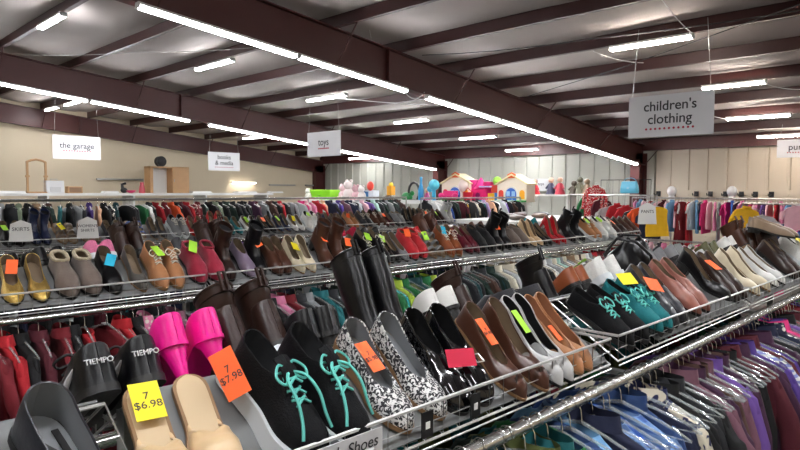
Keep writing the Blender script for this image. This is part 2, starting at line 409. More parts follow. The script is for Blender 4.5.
def rack(k, xf, mods, skipb=()):
    xr = xf-.23; xb = xf-.46
    fr = empty('rack_frame', (xr, mods[0][0], 0)); L = mods[-1][1]-mods[0][0]
    y = 0
    for i, (a, c) in enumerate(mods+[(mods[-1][1]+.03, 0)]):
        p = MB(); yy = a-mods[0][0]-.015
        p.box((-.015,yy-.012,.03),(.015,yy+.012,ZR-.03)); p.build('post', chrome2, fr, smooth=False)
        p = MB(); p.box((-.3,yy-.015,.0),(.3,yy+.015,.03)); p.build('foot_bar', chrome2, fr, smooth=False); p = MB().tube([(.28,yy,ZROD),(-.28,yy,ZROD)], .01, 6); p.build('bracket', chrome2, fr, smooth=False)
    tag(fr, f'chrome post frame carrying the {RN[k]}', 'rack', 'frames of the shoe racks')
    for s, x in (('customer side', xf+.05), ('rear side', xb-.05)):
        r = MB().tube([(0,mods[0][0],0),(0,mods[-1][1],0)], .0148, 14).build('clothes_rail', chrome); r.location = (x,0,ZROD)
        tag(r, f'round chrome clothes rail under the {RN[k]}, {s}', 'rail', 'chrome rails under the shoe shelves')
    for i, (a, c) in enumerate(mods):
        bd = skipb[i] if i < len(skipb) else (a+.01, c-.01)
        basket(xf, xr, a, c, f'wire shoe basket on the {RN[k]} face, {ordw(i)} from the cleats end', 'wire shoe baskets on the racks', bd)
        basket(xb, xr-.004, a, c, f'wire shoe basket on the {RN[k]} back, {ordw(i)} from the cleats end', 'wire shoe baskets on the racks', (a+.01, c-.01) if i != 1 or k else None)
M0 = [(-.86,.375),(.425,1.66),(1.71,2.93),(2.97,4.19),(4.23,5.45)]
rack(0, -.80, M0, [(-.84,.30),(.43,1.65),(2.0,2.92)])
M1 = [(.30+1.23*i, .30+1.23*i+1.2) for i in range(5)]
rack(1, -2.80, M1)
M2 = [(.80+1.23*i, .80+1.23*i+1.2) for i in range(5)]
rack(2, -5.64, M2)

# ------------------------------------------------------------------ shoes
def pl(pts, t):
    if t <= pts[0][0]: return pts[0][1]
    for (a, va), (b_, vb) in zip(pts, pts[1:]):
        if t <= b_:
            u = (t-a)/(b_-a); u = u*u*(3-2*u); return va+(vb-va)*u
    return pts[-1][1]
def shoe(name, L=.25, W=.040, hh=0, st=.006, H=None, xo=.6, toe='round', gap=.86, upper=leather, lin_=lining, solem=rubber_b, heel=None, shaft=0, sw=.05, laces=None,
         solew=1.03, collar=None, vampfloor=.0, heelw=1.0, bow=False, buckle=False, tongue=False, straps=False):
    root = empty(name)
    H = H or [(0,.055),(.3,.045),(.6,.036),(.85,.034),(1,.018)]
    wp = [(0,.74),(.22,.72),(.42,.70),(.70,1.0),(.85,.9),(1,.72)]
    def rise(t): u = min(max((t-.10)/.56, 0), 1); return hh*(1-u*u*(3-2*u))
    tt = {'almond':.70,'round':.76,'point':.62,'square':.86}[toe]; pw = {'almond':1.7,'round':2.0,'point':1.35,'square':2.6}[toe]
    def w(t):
        f = W*pl(wp, t)
        if t < .13: f *= sqrt(max(0, 1-(1-t/.13)**2))
        if t > tt: f *= max(0, 1-((t-tt)/(1-tt))**pw)**(1/2 if toe != 'point' else .75)
        return max(f, .0006)
    def zs(t): return st+rise(t)
    def toeflat(t): return max(.25, sqrt(max(0, 1-((t-.9)/.1)**2))) if t > .9 else 1
    def Hh(t): return pl(H, t)*toeflat(t)
    ts = [0,.008,.025,.05,.085,.13,.18,.24,.3,.36,.42,.47,.52,.56,.6,.64,.68,.73,.78,.83,.88,.92,.955,.98,.993,1]
    ss = [-1,-.93,-.85,-.76,-.66,-.56,-.46,-.38,-.3,-.15,0,.15,.3,.38,.46,.56,.66,.76,.85,.93,1]
    if straps:
        # sandal: foot bed with straps
        pass
    rings = []
    for t in ts:
        ww = w(t); g = gap*ww*sqrt(max(0, 1-(t/xo)**5)) if t < xo else 0; r = []
        for s in ss:
            a = abs(s)
            if a <= .3: y = ww*a/.3; z = 0
            else:
                u = (a-.3)/.7*pi/2; y = g+(ww-g)*cos(u)**.75; z = Hh(t)*sin(u)**(.8 if g == 0 else 1)
            r.append((t*L, y if s > 0 else -y, zs(t)+z))
        rings.append(r)
    q = MB()
    if not straps:
        q.loft(rings, wrap=False, cap0=False, cap1=False)
        q.build('upper', [upper, lin_], root, thick=.0028)
    else:
        for (t0, hgt) in ((.28,.05),(.5,.045),(.72,.04)):
            pts = [(t0*L, -w(t0)*cos(pi*i/8), zs(t0)+hgt*sin(pi*i/8)) for i in range(9)]
            q = MB(); q.loft([[(p[0]-.011,p[1],p[2]),(p[0]+.011,p[1],p[2]),(p[0]+.011,p[1]*.93,p[2]-.003),(p[0]-.011,p[1]*.93,p[2]-.003)] for p in pts]); q.build('strap', upper, root)
    # insole lining bed + outsole
    def slab(z0f, z1f, sc, nm, m, t0=0, t1=1, x0=0):
        rr = []
        for t in ts:
            if t < t0 or t > t1: continue
            ww = w(t)*sc; x = (t-.5)*L*(1+.5*(sc-1))+.5*L
            rr.append([(x,-ww,z0f(t)),(x,-ww*.6,z0f(t)),(x,ww*.6,z0f(t)),(x,ww,z0f(t)),(x,ww,z1f(t)),(x,-ww,z1f(t))])
        return MB().loft(rr).build(nm, m, root)
    slab(lambda t: zs(t)-st, lambda t: zs(t)+(.002 if st < .015 else .006), solew, 'sole', solem)
    if straps: slab(lambda t: zs(t)+.001, lambda t: zs(t)+.005, .97, 'insole', lin_)
    if heel and hh > .008:
        th = {'block':.24,'stiletto':.17,'wedge':.62,'kitten':.19}[heel]; rr = []
        q = MB(); tsx = [t for t in ts if t <= th]; nz = 7
        for i in range(nz):
            f = i/(nz-1); taper = {'block':1-.15*f,'stiletto':1-.72*f**.55,'wedge':1,'kitten':1-.6*f**.6}[heel]; ring = []
            for t in tsx: ring.append((t, 1))
            pts = []
            for t, _ in ring+[(t, -1) for t in reversed(tsx)]:
                sgn = _; tc = t if heel == 'wedge' else .02+ (t-.0)*taper
                z = (zs(t)-st)*(1-f)
                pts.append((tc*L, sgn*w(t)*heelw*taper, z+.0005*(1-f)))
            rr.append(pts)
        q.loft(rr, cap0=False); q.build('heel', solem if heel != 'stiletto' else upper, root)
    if shaft:
        rr = []; x0 = .215*L
        base = Hh(.2)+zs(.2)
        for i in range(9):
            f = i/8; z = base-.028+f*shaft; ax = (.052-.009*sin(pi*min(1, f*1.6)))*(sw/.05)*(1+.04*f); ay = .033*(1+.14*f)*(sw/.05)
            n = 18; c = x0+.012-.018*f
            rr.append([(c+ax*cos(2*pi*k/n)*(1+.02*sin(5*f+k)), ay*sin(2*pi*k/n), z+.0*k) for k in range(n)])
        q = MB(); q.loft(rr, cap0=False, cap1=False); q.build('shaft', [upper, lining_b], root, thick=-.0)
        q = MB(); n = 18; ax_, ay_ = [max(abs(p[0]-(x0-.006)) for p in rr[-1]), max(p[1] for p in rr[-1])]
        q.tube([(p[0], p[1], p[2]) for p in rr[-1]], .0032, 5, closed=True); q.build('cuff', upper, root)
        MB().tube([(rr[-1][9][0], -.006, rr[-1][9][2]-.02), (rr[-1][9][0]-.004, -.006, rr[-1][9][2]+.022), (rr[-1][9][0]-.004, .006, rr[-1][9][2]+.022), (rr[-1][9][0], .006, rr[-1][9][2]-.02)], .004, 5).build('pull_tab', upper, root)
        MB().add([(p[0], p[1], p[2]-.02) for p in rr[-1]], [tuple(range(n))]).build('shaft_lining', lining_b, root)
    if collar:
        ts2 = [t for t in ts if .0 <= t <= xo]; pts = []
        for sg in (1, -1):
            row = []
            for t in ts2:
                g = gap*w(t)*sqrt(max(0, 1-(t/xo)**5)); row.append((t*L, sg*g, zs(t)+Hh(t)))
            pts += row if sg == 1 else row[::-1][1:-1]
        MB().tube(pts, collar[0], 6, closed=True).build('collar', collar[1], root)
    top = lambda t: zs(t)+Hh(t)
    if tongue:
        rr = []
        for i in range(5):
            t = xo+.05-i*.055; ww = .017; z = top(max(t, .3))+.002+i*.006
            rr.append([(t*L,-ww,z-.006),(t*L,0,z),(t*L,ww,z-.006),(t*L,ww,z-.009),(t*L,-ww,z-.009)])
        MB().loft(rr).build('tongue', upper, root)
    def smooth(p):
        p = [Vector(a) for a in p]; o_ = []
        for i in range(len(p)-1):
            a, b_, c, d = p[max(i-1,0)], p[i], p[i+1], p[min(i+2,len(p)-1)]
            for j in range(5):
                u = j/5; o_.append(.5*((2*b_)+(c-a)*u+(2*a-5*b_+4*c-d)*u*u+(3*b_-a-3*c+d)*u**3))
        return o_+[p[-1]]
    if laces:
        q = MB(); n = 4
        for i in range(n):
            t = xo-.09+i*.065; z = top(max(t, xo-.03))+.004; yy = .014
            q.tube([(t*L,-yy*1.2,z-.006),((t+.03)*L,0,z+.002),((t+.06)*L,yy*1.2,z-.006)], .0026, 5)
            q.tube([(t*L,yy*1.2,z-.006),((t+.03)*L,0,z+.002),((t+.06)*L,-yy*1.2,z-.006)], .0026, 5)
        q.build('lace', laces, root)
        q = MB(); z = top(xo)+.010; x = (xo-.06)*L
        for sg in (-1, 1):
            q.tube(smooth([(x,0,z),(x-.012,sg*.018,z+.008),(x+.006,sg*.036,z+.002),(x+.022,sg*.024,z-.004),(x,0,z)]), .0026, 5)
            if bow: q.tube(smooth([(x,0,z),(x+.02,sg*.022,z+.003),(x+.055,sg*.028,z-.006),(x+.085,sg*.030,top(.72)+.003),(x+.105,sg*.037,top(.8)*.85)]), .003, 5)
        q.build('lace_bow', laces, root)
    if buckle:
        q = MB(); t = .55; z = top(.62)
        ytop = w(.62)*.9
        q.tube([(.60*L,-.012+.02,z+.004),(.60*L,.012+.02,z+.002),(.69*L,.012+.02,z+.0),(.69*L,-.012+.02,z+.002)], .0018, 5, closed=True); q.build('buckle', wire_m, root)
    return root
Hpump = [(0,.056),(.15,.05),(.35,.036),(.6,.030),(.75,.034),(.9,.03),(1,.014)]
Hflat = [(0,.052),(.3,.036),(.62,.032),(.8,.032),(1,.016)]
Hsn = [(0,.074),(.12,.066),(.3,.062),(.45,.074),(.6,.058),(.8,.046),(1,.028)]
Hboot = [(0,.095),(.3,.09),(.42,.08),(.6,.056),(.8,.048),(1,.026)]
HIDE = -50
P = {}
P['pump'] = shoe('pump_shoe', hh=.075, H=Hpump, xo=.66, toe='point', heel='stiletto', solem=leather)
P['tanflat'] = shoe('ballet_flat', W=.036, hh=.01, H=Hflat, xo=.74, toe='round', solem=rubber_t, lin_=mat('insole_tan', '#9a6a4c', .5), bow=False)
P['greyslip'] = shoe('slip_on_shoe', L=.28, W=.050, hh=.0, H=[(0,.07),(.3,.055),(.6,.045),(.8,.042),(1,.02)], xo=.72, st=.012, lin_=lining_g, solem=rubber_b)
P['blockpump'] = shoe('pump_shoe', hh=.05, H=Hpump, xo=.64, toe='round', heel='block', solem=rubber_b, st=.007)
P['kitten'] = shoe('pump_shoe', L=.255, W=.038, hh=.024, H=Hpump, xo=.68, toe='almond', heel='kitten', solem=rubber_t)
P['silverpump'] = shoe('pump_shoe', L=.26, W=.037, hh=.02, H=Hpump, xo=.72, toe='almond', heel='kitten', lin_=lining_b, solem=rubber_b)
P['flat'] = shoe('ballet_flat', hh=.008, H=Hflat, xo=.70, toe='round', solem=rubber_b)
P['floral'] = shoe('ballet_flat', W=.042, hh=.02, H=Hflat, xo=.66, toe='round', upper=floral_shoe, lin_=lining_g, solem=rubber_t, heel='wedge', st=.008)
P['gold'] = shoe('ballet_flat', hh=.01, H=Hflat, xo=.66, toe='round', upper=glitter, solem=rubber_b)
P['loafer'] = shoe('loafer', W=.042, hh=.02, H=[(0,.058),(.3,.046),(.5,.052),(.7,.044),(1,.02)], xo=.46, toe='round', heel='block', st=.009)
P['buckleloafer'] = shoe('loafer', W=.043, hh=.02, H=[(0,.06),(.3,.046),(.5,.05),(.7,.044),(1,.024)], xo=.5, toe='square', heel='block', st=.01, upper=patent, lin_=lining_b, buckle=True)
P['clog'] = shoe('clog', W=.046, hh=.02, H=[(0,.03),(.2,.036),(.4,.062),(.6,.058),(.8,.048),(1,.028)], xo=.38, toe='round', st=.02, upper=suede, solem=rubber_b)
P['slipper'] = shoe('slipper', W=.047, hh=.0, H=[(0,.058),(.2,.058),(.4,.072),(.65,.066),(.85,.05),(1,.03)], xo=.36, toe='round', st=.012, upper=suede, collar=(.009, mat('fleece', '#b0a48c', .95, noise=.2, nscale=80, bump=.5, bscale=150)), solem=rubber_b)
P['bootie'] = shoe('slipper', W=.047, H=[(0,.07),(.2,.07),(.4,.08),(.65,.066),(.85,.05),(1,.03)], xo=.34, toe='round', st=.01, upper=suede, collar=(.008, suede), solem=rubber_b)
P['sneaker'] = shoe('sneaker', L=.26, W=.044, hh=.01, H=Hsn, xo=.44, st=.024, solew=1.09, upper=mesh_m, lin_=lining_b, solem=rubber_w, laces=lace_w, tongue=True)
P['sneakerT'] = shoe('sneaker', L=.25, W=.043, hh=.012, H=Hsn, xo=.50, st=.030, solew=1.2, upper=mesh_m, lin_=lining_b, solem=rubber_w, laces=lace_t, tongue=True, bow=True)
P['sneakerB'] = shoe('sneaker', L=.24, W=.040, hh=.0, H=[(0,.055),(.12,.05),(.3,.048),(.45,.058),(.6,.048),(.8,.038),(1,.022)], xo=.50, st=.014, solew=1.1, upper=mesh_m, lin_=lining_b, solem=rubber_b, laces=lace_t, tongue=True)
P['cleat'] = shoe('cleat', L=.27, W=.044, hh=.005, H=Hsn, xo=.42, st=.012, solew=1.04, upper=leather, lin_=lining_b, solem=rubber_b, laces=lace_b, tongue=True)
P['oxford'] = shoe('oxford_shoe', L=.26, W=.041, hh=.015, H=Hsn, xo=.44, st=.012, solew=1.06, upper=leather, lin_=lining, solem=rubber_t, laces=lace_w, tongue=True)
P['ankle'] = shoe('ankle_boot', hh=.045, H=Hboot, xo=.42, toe='round', heel='block', shaft=.085, sw=.048, st=.008)
P['tall'] = shoe('tall_boot', L=.26, hh=.04, H=Hboot, xo=.42, toe='round', heel='block', shaft=.25, sw=.05, st=.008)
P['mule'] = shoe('mule', W=.040, hh=.0, st=.010, H=[(0,.002),(.45,.002),(.58,.03),(.7,.042),(.85,.034),(1,.016)], xo=.60, toe='round', heel=None, lin_=lining_o, solem=rubber_t)
P['sandal'] = shoe('sandal', W=.041, hh=.035, xo=.5, straps=True, heel='wedge', st=.008, lin_=lining, solem=rubber_t)
TOPZ = dict(pump=.10)
for k_, o in P.items(): o.location = (0, HIDE, 0)
COLS = {  # colour words -> hex
 'black':'#0a0a0d','brown':'#4a2c20','dark brown':'#2c1b16','tan':'#a8754f','cognac':'#8a4a2a','beige':'#d0b48c','cream':'#d8ccb0','white':'#dcdcd8','grey':'#77787a','dark grey':'#2e2f34','silver':'#b4b4b4',
 'gold':'#e0be6c','navy':'#1b2340','red':'#b0141f','maroon':'#5a1020','crimson':'#8e1530','hot pink':'#e8148c','pink':'#d8799c','teal':'#1f6f74','olive':'#4a4a2a','green':'#1f5a3a','burgundy':'#47161e','rose brown':'#8f5a4e','taupe':'#6d6058','purple':'#4b2f7a','blue':'#28488c','orange':'#d85a20','pewter':'#55534f'}
PATENT_SET = ('hot pink','red')
KN = dict(pump='stiletto pump', blockpump='block-heeled pump', kitten='low-heeled pointed pump', flat='ballet flat', floral='ballet flat', gold='metallic ballet flat', loafer='loafer', buckleloafer='patent loafer', clog='clog', slipper='fleece-lined slipper', bootie='padded slipper',
          sneaker='sneaker', sneakerT='sneaker', sneakerB='sneaker', cleat='football cleat', oxford='lace-up shoe', ankle='ankle boot', tall='tall boot', tanflat='ballet flat', silverpump='low-heeled pump', greyslip='slip-on shoe', mule='mule', sandal='strappy sandal')
used = set()
def new_shoe(kind):
    used.add(kind)
    return copy_tree(P[kind])
SLOPE = math.atan2(ZR-ZS-.012, .23)
shoe_reg = []
def price(sh, c, loc, rot, sz=(.042,.07), txt=None):
    o = MB().box((-sz[1]/2,-sz[0]/2,-.0004),(sz[1]/2,sz[0]/2,.0004)).build('price_tag', TAGM[c], sh, smooth=False)
    o.location = loc; o.rotation_euler = [rad(a) for a in rot]; o['label'] = f'{TAGN[c]} price tag'
    if txt:
        text(txt, sz[0]*.42, ink, o, (.0,0,.0009), (0,0,rad(90)), .0002)
    KIDS.pop(sh.name, None)
    return o
def put(kind, col, rk, side, y, tagc=None, xs=0, dyaw=0, lift=.0, roll=0, pitch=0, label=None, tagkw=None, z=None, rx=None, slope=None):
    o = new_shoe(kind); xf = (-.80, -2.80, -5.64)[rk]; xr = xf-.23
    nrm = .0125
    sl = SLOPE if slope is None else slope
    hh = .02
    if side == 'f':
        x = xr+.006+xs; zz = ZR-(xs+.0)*math.tan(SLOPE)+nrm-.012+lift
        M = Matrix.Translation((x, y, zz)) @ Euler((0,0,rad(dyaw))).to_matrix().to_4x4() @ Matrix.Rotation(sl+rad(pitch), 4, 'Y') @ Matrix.Rotation(rad(roll), 4, 'X')
    else:
        x = xr-.010-xs; zz = ZR-(xs)*math.tan(SLOPE)+nrm-.012+lift
        M = Matrix.Translation((x, y, zz)) @ Euler((0,0,rad(180+dyaw))).to_matrix().to_4x4() @ Matrix.Rotation(sl+rad(pitch), 4, 'Y') @ Matrix.Rotation(rad(roll), 4, 'X')
    o.parent = None; o.matrix_world = M
    for ch in kids(o):
        if ch.name.split('.')[0] in ('upper','shaft','cuff','strap','tongue','collar','heel','sole','pull_tab'): ch.color = lin(COLS[col])
    if tagc:
        if isinstance(tagc, tuple): price(o, *tagc)
        else:
            hgt = {'ankle':.1,'tall':.1,'sneaker':.1,'sneakerT':.1,'sneakerB':.1,'oxford':.09,'slipper':.09,'bootie':.09}.get(kind, .055)
            price(o, tagc, (.09+R.uniform(-.01,.01), R.uniform(-.01,.01), hgt+.02), (R.uniform(-15,15), R.uniform(-5,22), R.uniform(-30,30)))
    shoe_reg.append([o, kind, col, rk, side, y, label, tagc]); return o
def Yp(px, b): t = (px-400)/628; return b*(1+t)/(1-t)*.975+.0
def pair(kind, col, rk, side, y, gap=.085, tagc=None, **kw):
    a = put(kind, col, rk, side, y, tagc, **kw); kw.pop('label', None); k2 = dict(kw); k2['dyaw'] = kw.get('dyaw', 0)+R.uniform(-5,5)
    b_ = put(kind, col, rk, side, y+gap, None, **k2); return a, b_
# ---- front rack, facing side
h0 = lambda px: Yx(px, 1.01, 380)
def two(kd, c, side, pa, pb, tg=None, k=0, **kw):
    sh = -9 if (side, k) == ('f', 0) else 0
    pa += sh; pb = pb+sh if pb else pb
    B = {('f',0):1.01,('r',0):1.05,('f',1):2.96,('r',1):3.06,('f',2):5.8}[(side, k)]
    dy = kw.pop('dyaw', 0)
    put(kd, c, k, side, Yx(pa, B), tg, dyaw=dy, **kw)
    if pb: put(kd, c, k, side, Yx(pb, B), None, dyaw=dy+R.uniform(-4,4), **kw)
o = put('greyslip','dark grey',0,'f',.262, label='dark grey slip-on shoe with a large black letter on its insole', dyaw=10, lift=-.012)
q = MB(); k_ = .012
q.obox((.085,-.018,0), ((1,0,0),(0,1,0),(0,0,1)), (.075,k_*.8,.002)); q.obox((.085,.018,0), ((1,0,0),(0,1,0),(0,0,1)), (.075,k_*.8,.002)); q.obox((.085,0,.0003), ((.075-.01,.036,0),(-.036,.065,0),(0,0,1)), (.072,k_,.002))
q.build('insole_mark', lining_b, o, smooth=False).location = (-.008,0,.0175); KIDS.pop(o.name, None)
put('greyslip','dark grey',0,'f',.15, label='dark grey slip-on shoe mostly cut off at the rack end', dyaw=-6)
two('mule','beige','f',147,196, ('y', (.05,.0,.030), (0,4,0), (.046,.072), '7\n$6.98'), dyaw=-9)
two('sneakerT','black','f',236,284, ('o', (.045,-.060,.070), (52,22,0), (.042,.085), '7\n$7.98'), dyaw=13, lift=-.012, xs=.002)
two('floral','navy','f',350,383, ('o', (.09,.0,.052), (0,10,4), (.034,.072), '7\n$5.98'))
two('buckleloafer','black','f',408,434, lift=-.01)
price(shoe_reg[-2][0], 'p', (.16,.03,.075), (30,-10,70), (.04,.07))
two('kitten','brown','f',461,484, ('o', (.085,.0,.062), (0,14,0), (.028,.075), '9\n$4.98'), pitch=1, xs=.02)
two('silverpump','silver','f',498,510, ('g', (.08,.0,.060), (0,14,0), (.024,.07)), pitch=1, xs=.02)
two('tanflat','tan','f',523,535, ('o', (.13,.0,.040), (0,10,0), (.020,.05)), pitch=1, xs=.02)
two('sneakerB','black','f',578,594, pitch=-6, lift=-.025, xs=.01)
two('sneakerB','teal','f',610,622, ('y', (.06,.0,.105), (15,-10,70), (.05,.065)), pitch=-6, lift=-.02, xs=.01)
price(shoe_reg[-1][0], 'o', (.11,.03,.10), (20,5,75), (.055,.075))
two('loafer','dark grey','f',632,642)
two('loafer','rose brown','f',655,666, pitch=-3)
two('blockpump','black','f',686, None, roll=4, pitch=-8, lift=-.0)
two('loafer','dark brown','f',700,708, 'o')
two('kitten','cream','f',722,733)
two('flat','white','f',744,752); two('loafer','dark brown','f',766,772)
two('sneaker','white','f',784,792, 'y'); two('sneaker','blue','f',800,808,'y')
pair('flat','black',0,'f',4.4,.09); pair('pump','red',0,'f',4.7,.09); pair('sneaker','grey',0,'f',5.0,.1)
# ---- front rack, reverse side
i0 = len(shoe_reg); two('cleat','black','r',101,148)
for c_ in (shoe_reg[i0][0], shoe_reg[i0+1][0]):
    text('TIEMPO', .0135, signw, c_, (-.0045,.002,.056), (rad(90),0,rad(-90)), .0015)
    for sg in (-1, 1):
        pts = [(.03,.033,.060),(.05,.034,.052),(.08,.036,.042),(.12,.042,.036),(.17,.046,.036)]
        MB().tube([(x, sg*y, z) for x, y, z in pts], [.001,.005,.006,.008,.006,.0008], 6).build('side_stripe', signw, c_)
    KIDS.pop(c_.name, None)
two('pump','hot pink','r',184,222, lift=-.015, pitch=-4)
two('ankle','dark brown','r',250,288, pitch=4, lift=-.02)
two('loafer','black','r',314,334, pitch=-8, lift=-.0)
two('tall','black','r',405,430, xs=.02, pitch=2, dyaw=-6, roll=0, lift=-.11)
two('blockpump','white','r',444,462, pitch=-4, lift=-.025)
two('ankle','dark brown','r',484,None, pitch=2, lift=-.06)
two('clog','dark grey','r',520,545, pitch=0, lift=-.02)
two('ankle','black','r',562,None, lift=-.055, pitch=-4)
two('loafer','cognac','r',582,592)
two('sneaker','white','r',612,625,'g', lift=.0)
two('sneaker','grey','r',662,672); two('blockpump','grey','r',684,692); two('flat','silver','r',700,708); two('oxford','olive','r',716,724)
two('blockpump','white','r',736,742); two('sandal','tan','r',752,760)
pair('ankle','brown',0,'r',3.9,.1)
# ---- second rack, facing side: pixel columns of each pair
Y1 = [('gold','gold',8,33,'o'),('slipper','taupe',58,80,None),('loafer','black',103,None,'b'),('kitten','pewter',128,None,None),('oxford','tan',148,166,'g'),('bootie','crimson',188,206,'g'),
 ('ankle','dark brown',218,None,None),('loafer','mauve grey',236,None,None),('ankle','black',250,None,'o'),('loafer','brown',266,275,None),('kitten','cream',288,300,'y'),
 ('ankle','brown',316,330,'o'),('flat','dark brown',341,350,'o'),('oxford','black',358,370,'g'),('flat','black',379,387,'g'),('flat','grey',393,None,None),('bootie','red',402,412,'o'),('sandal','grey',421,429,'g'),
 ('oxford','cognac',438,447,'b'),('loafer','maroon',455,462,None),('bootie','black',471,480,None),('ankle','black',489,497,'o'),('clog','taupe',505,513,None),('blockpump','beige',521,527,None),('flat','black',533,538,None),('pump','red',544,550,None),('ankle','black',560,569,None),('sneaker','tan',579,585,'g'),
 ('sneaker','white',592,600,'g'),('loafer','dark brown',608,614,'o'),('loafer','brown',620,626,None)]
COLS['mauve grey'] = '#76687a'
for kd, c, pa, pb, tg in Y1:
    two(kd, c, 'f', pa, pb, tg, k=1, dyaw=R.uniform(-5,5))
Y1r = [('flat','black',12),('loafer','black',42),('sneaker','pink',95),('ankle','dark brown',128),('oxford','dark grey',180),('ankle','dark brown',213),('sandal','purple',235),('loafer','black',262),('flat','grey',305),('sneaker','crimson',345),('oxford','black',368),('flat','navy',392),('loafer','red',410),('ankle','brown',430),('flat','black',455),('oxford','brown',475),('flat','black',500),('sneaker','teal',530)]
for kd, c, px in Y1r: two(kd, c, 'r', px, px+18-px*.018, None, k=1, dyaw=R.uniform(-6,6))
# ---- third rack
KR = ['loafer','flat','kitten','blockpump','oxford','ankle','clog','flat','kitten','sneaker','sandal','pump','loafer']
CR = ['black','black','dark brown','black','grey','brown','tan','navy','black','silver','cream','black','burgundy','dark grey','taupe']
y = 1.35; i = 0
spec = {3:('sandal','purple'),5:('sandal','blue'),6:('kitten','dark grey'),8:('kitten','red'),9:('pump','red'),10:('flat','teal'),11:('flat','white'),12:('flat','black'),13:('kitten','navy'),14:('flat','white'),15:('sneaker','white')}
while y < 6.8:
    kd, c = spec.get(i, (KR[(i*5) % 13], CR[(i*7) % 15]))
    tg = R.choice([None,None,None,'g','o','y',None,None]) if kd != 'tall' else None
    pair(kd, c, 2, 'f', y, .09, tg, dyaw=R.uniform(-6,6)); y += .20; i += 1
for o in P.values():
    for c in list(kids(o)): bpy.data.objects.remove(c)
    bpy.data.objects.remove(o)
# labels of the shoes
SN = {('f',0):'front rack face', ('r',0):'front rack back', ('f',1):'second rack face', ('r',1):'second rack back', ('f',2):'third rack face'}
cnt = {}
rows = {}
for r in shoe_reg: rows.setdefault((r[4], r[3]), []).append(r)
for key, rs in rows.items():
    rs.sort(key=lambda r: r[5]); seen = {}; tot = {}
    for r in rs: tot[(r[1], r[2])] = tot.get((r[1], r[2]), 0)+1
    for r in rs:
        o, kind, col, rk, side, y, label, tg = r; kk = (kind, col); i = seen.get(kk, 0); seen[kk] = i+1
        n = KN[kind]; extra = ''
        if tg: extra = f', {TAGN[tg[0] if isinstance(tg, tuple) else tg]} tag'
        cc = 'black and white flowered' if kind == 'floral' else ('teal-laced '+col if kind in ('sneakerT','sneakerB') else col)
        lab = label or f'{ordw(i)} {cc} {n} along the {SN[key]}{extra}'
        tag(o, lab, {'ankle':'boot','tall':'boot'}.get(kind, 'shoe'), 'shoes on the '+SN[key])

# near-rack extras: insole letter, shelf sign, size tickets
gshoe = shoe_reg[0][0]
q = MB(); q.add([(.06,-.022,0),(.075,-.022,0),(.105,.008,0),(.105,-.022,0),(.12,-.022,0),(.12,.022,0),(.105,.022,0),(.075,-.008,0),(.075,.022,0),(.06,.022,0)], [(0,1,8,9),(1,2,6,7),(3,4,5,2),(2,5,6)])
o = q.build('insole_mark', lining_b, gshoe, smooth=False); o.location = (.0,0,.0); o.location.z = .046; o.rotation_euler = (0, rad(8), rad(-90)); o.location.x = .02; o.location.y = .09
bpy.data.objects.remove(o)
hs = empty('shelf_sign', (-.790, Yx(382,.79,435)-.155, 1.290))
MB().box((-.001,-.155,-.040),(.001,.155,.040)).build('plate', signw, hs, smooth=False)
text("Women's Shoes", .030, ink, hs, (.002,.045,.020), (rad(90),0,rad(90)), .0003, shear=.15)
tag(hs, "white shelf sign reading Women's Shoes hung on the front wire fence", 'sign')
for i, y in enumerate((Yx(428,.79,412), Yx(476,.79,396))):
    o = empty('ticket_holder', (-.792, y, 1.300))
    MB().box((-.001,-.016,-.026),(.0015,.016,.026)).build('holder', darkmetal, o, smooth=False)
    MB().box((.002,-.006,-.008),(.0025,.006,.006)).build('ticket', tag_w, o, smooth=False)
    tag(o, f'dark ticket holder with white sticker on the front wire fence, {ordw(i)} from the sign', 'ticket', 'ticket holders on the front fence')
# size divider cards standing among the third-rack shoes
def divider(p, w, h, lines, sz, label, rot=65):
    o = empty('divider_card', p, (0,0,rad(rot)))
    MB().loft([[(-w*.42,-.003,h),( 0,-.003,h*1.22),(w*.42,-.003,h),(w*.5,-.003,0),(-w*.5,-.003,0)],[(-w*.42,.003,h),(0,.003,h*1.22),(w*.42,.003,h),(w*.5,.003,0),(-w*.5,.003,0)]]).build('card', white_m, o, smooth=False)
    for i, t in enumerate(lines): text(t, sz, ink, o, (0,-.004,h*.7-i*sz*1.1), (rad(90),0,0))
    tag(o, label, 'card', 'divider cards'); return o
divider((-5.60,1.43,1.33), .17, .14, ['SKIRTS'], .040, 'white peaked divider card with one word, at the rack end')
divider((-5.60,1.93,1.33), .17, .15, ["WOMEN'S", 'SHIRTS'], .034, 'white peaked divider card with two words, beside dark shoes')
divider((-2.95,6.95,1.38), .22, .20, ['PANTS'], .05, 'white peaked divider card beside the black bag and pink clothes', 50)

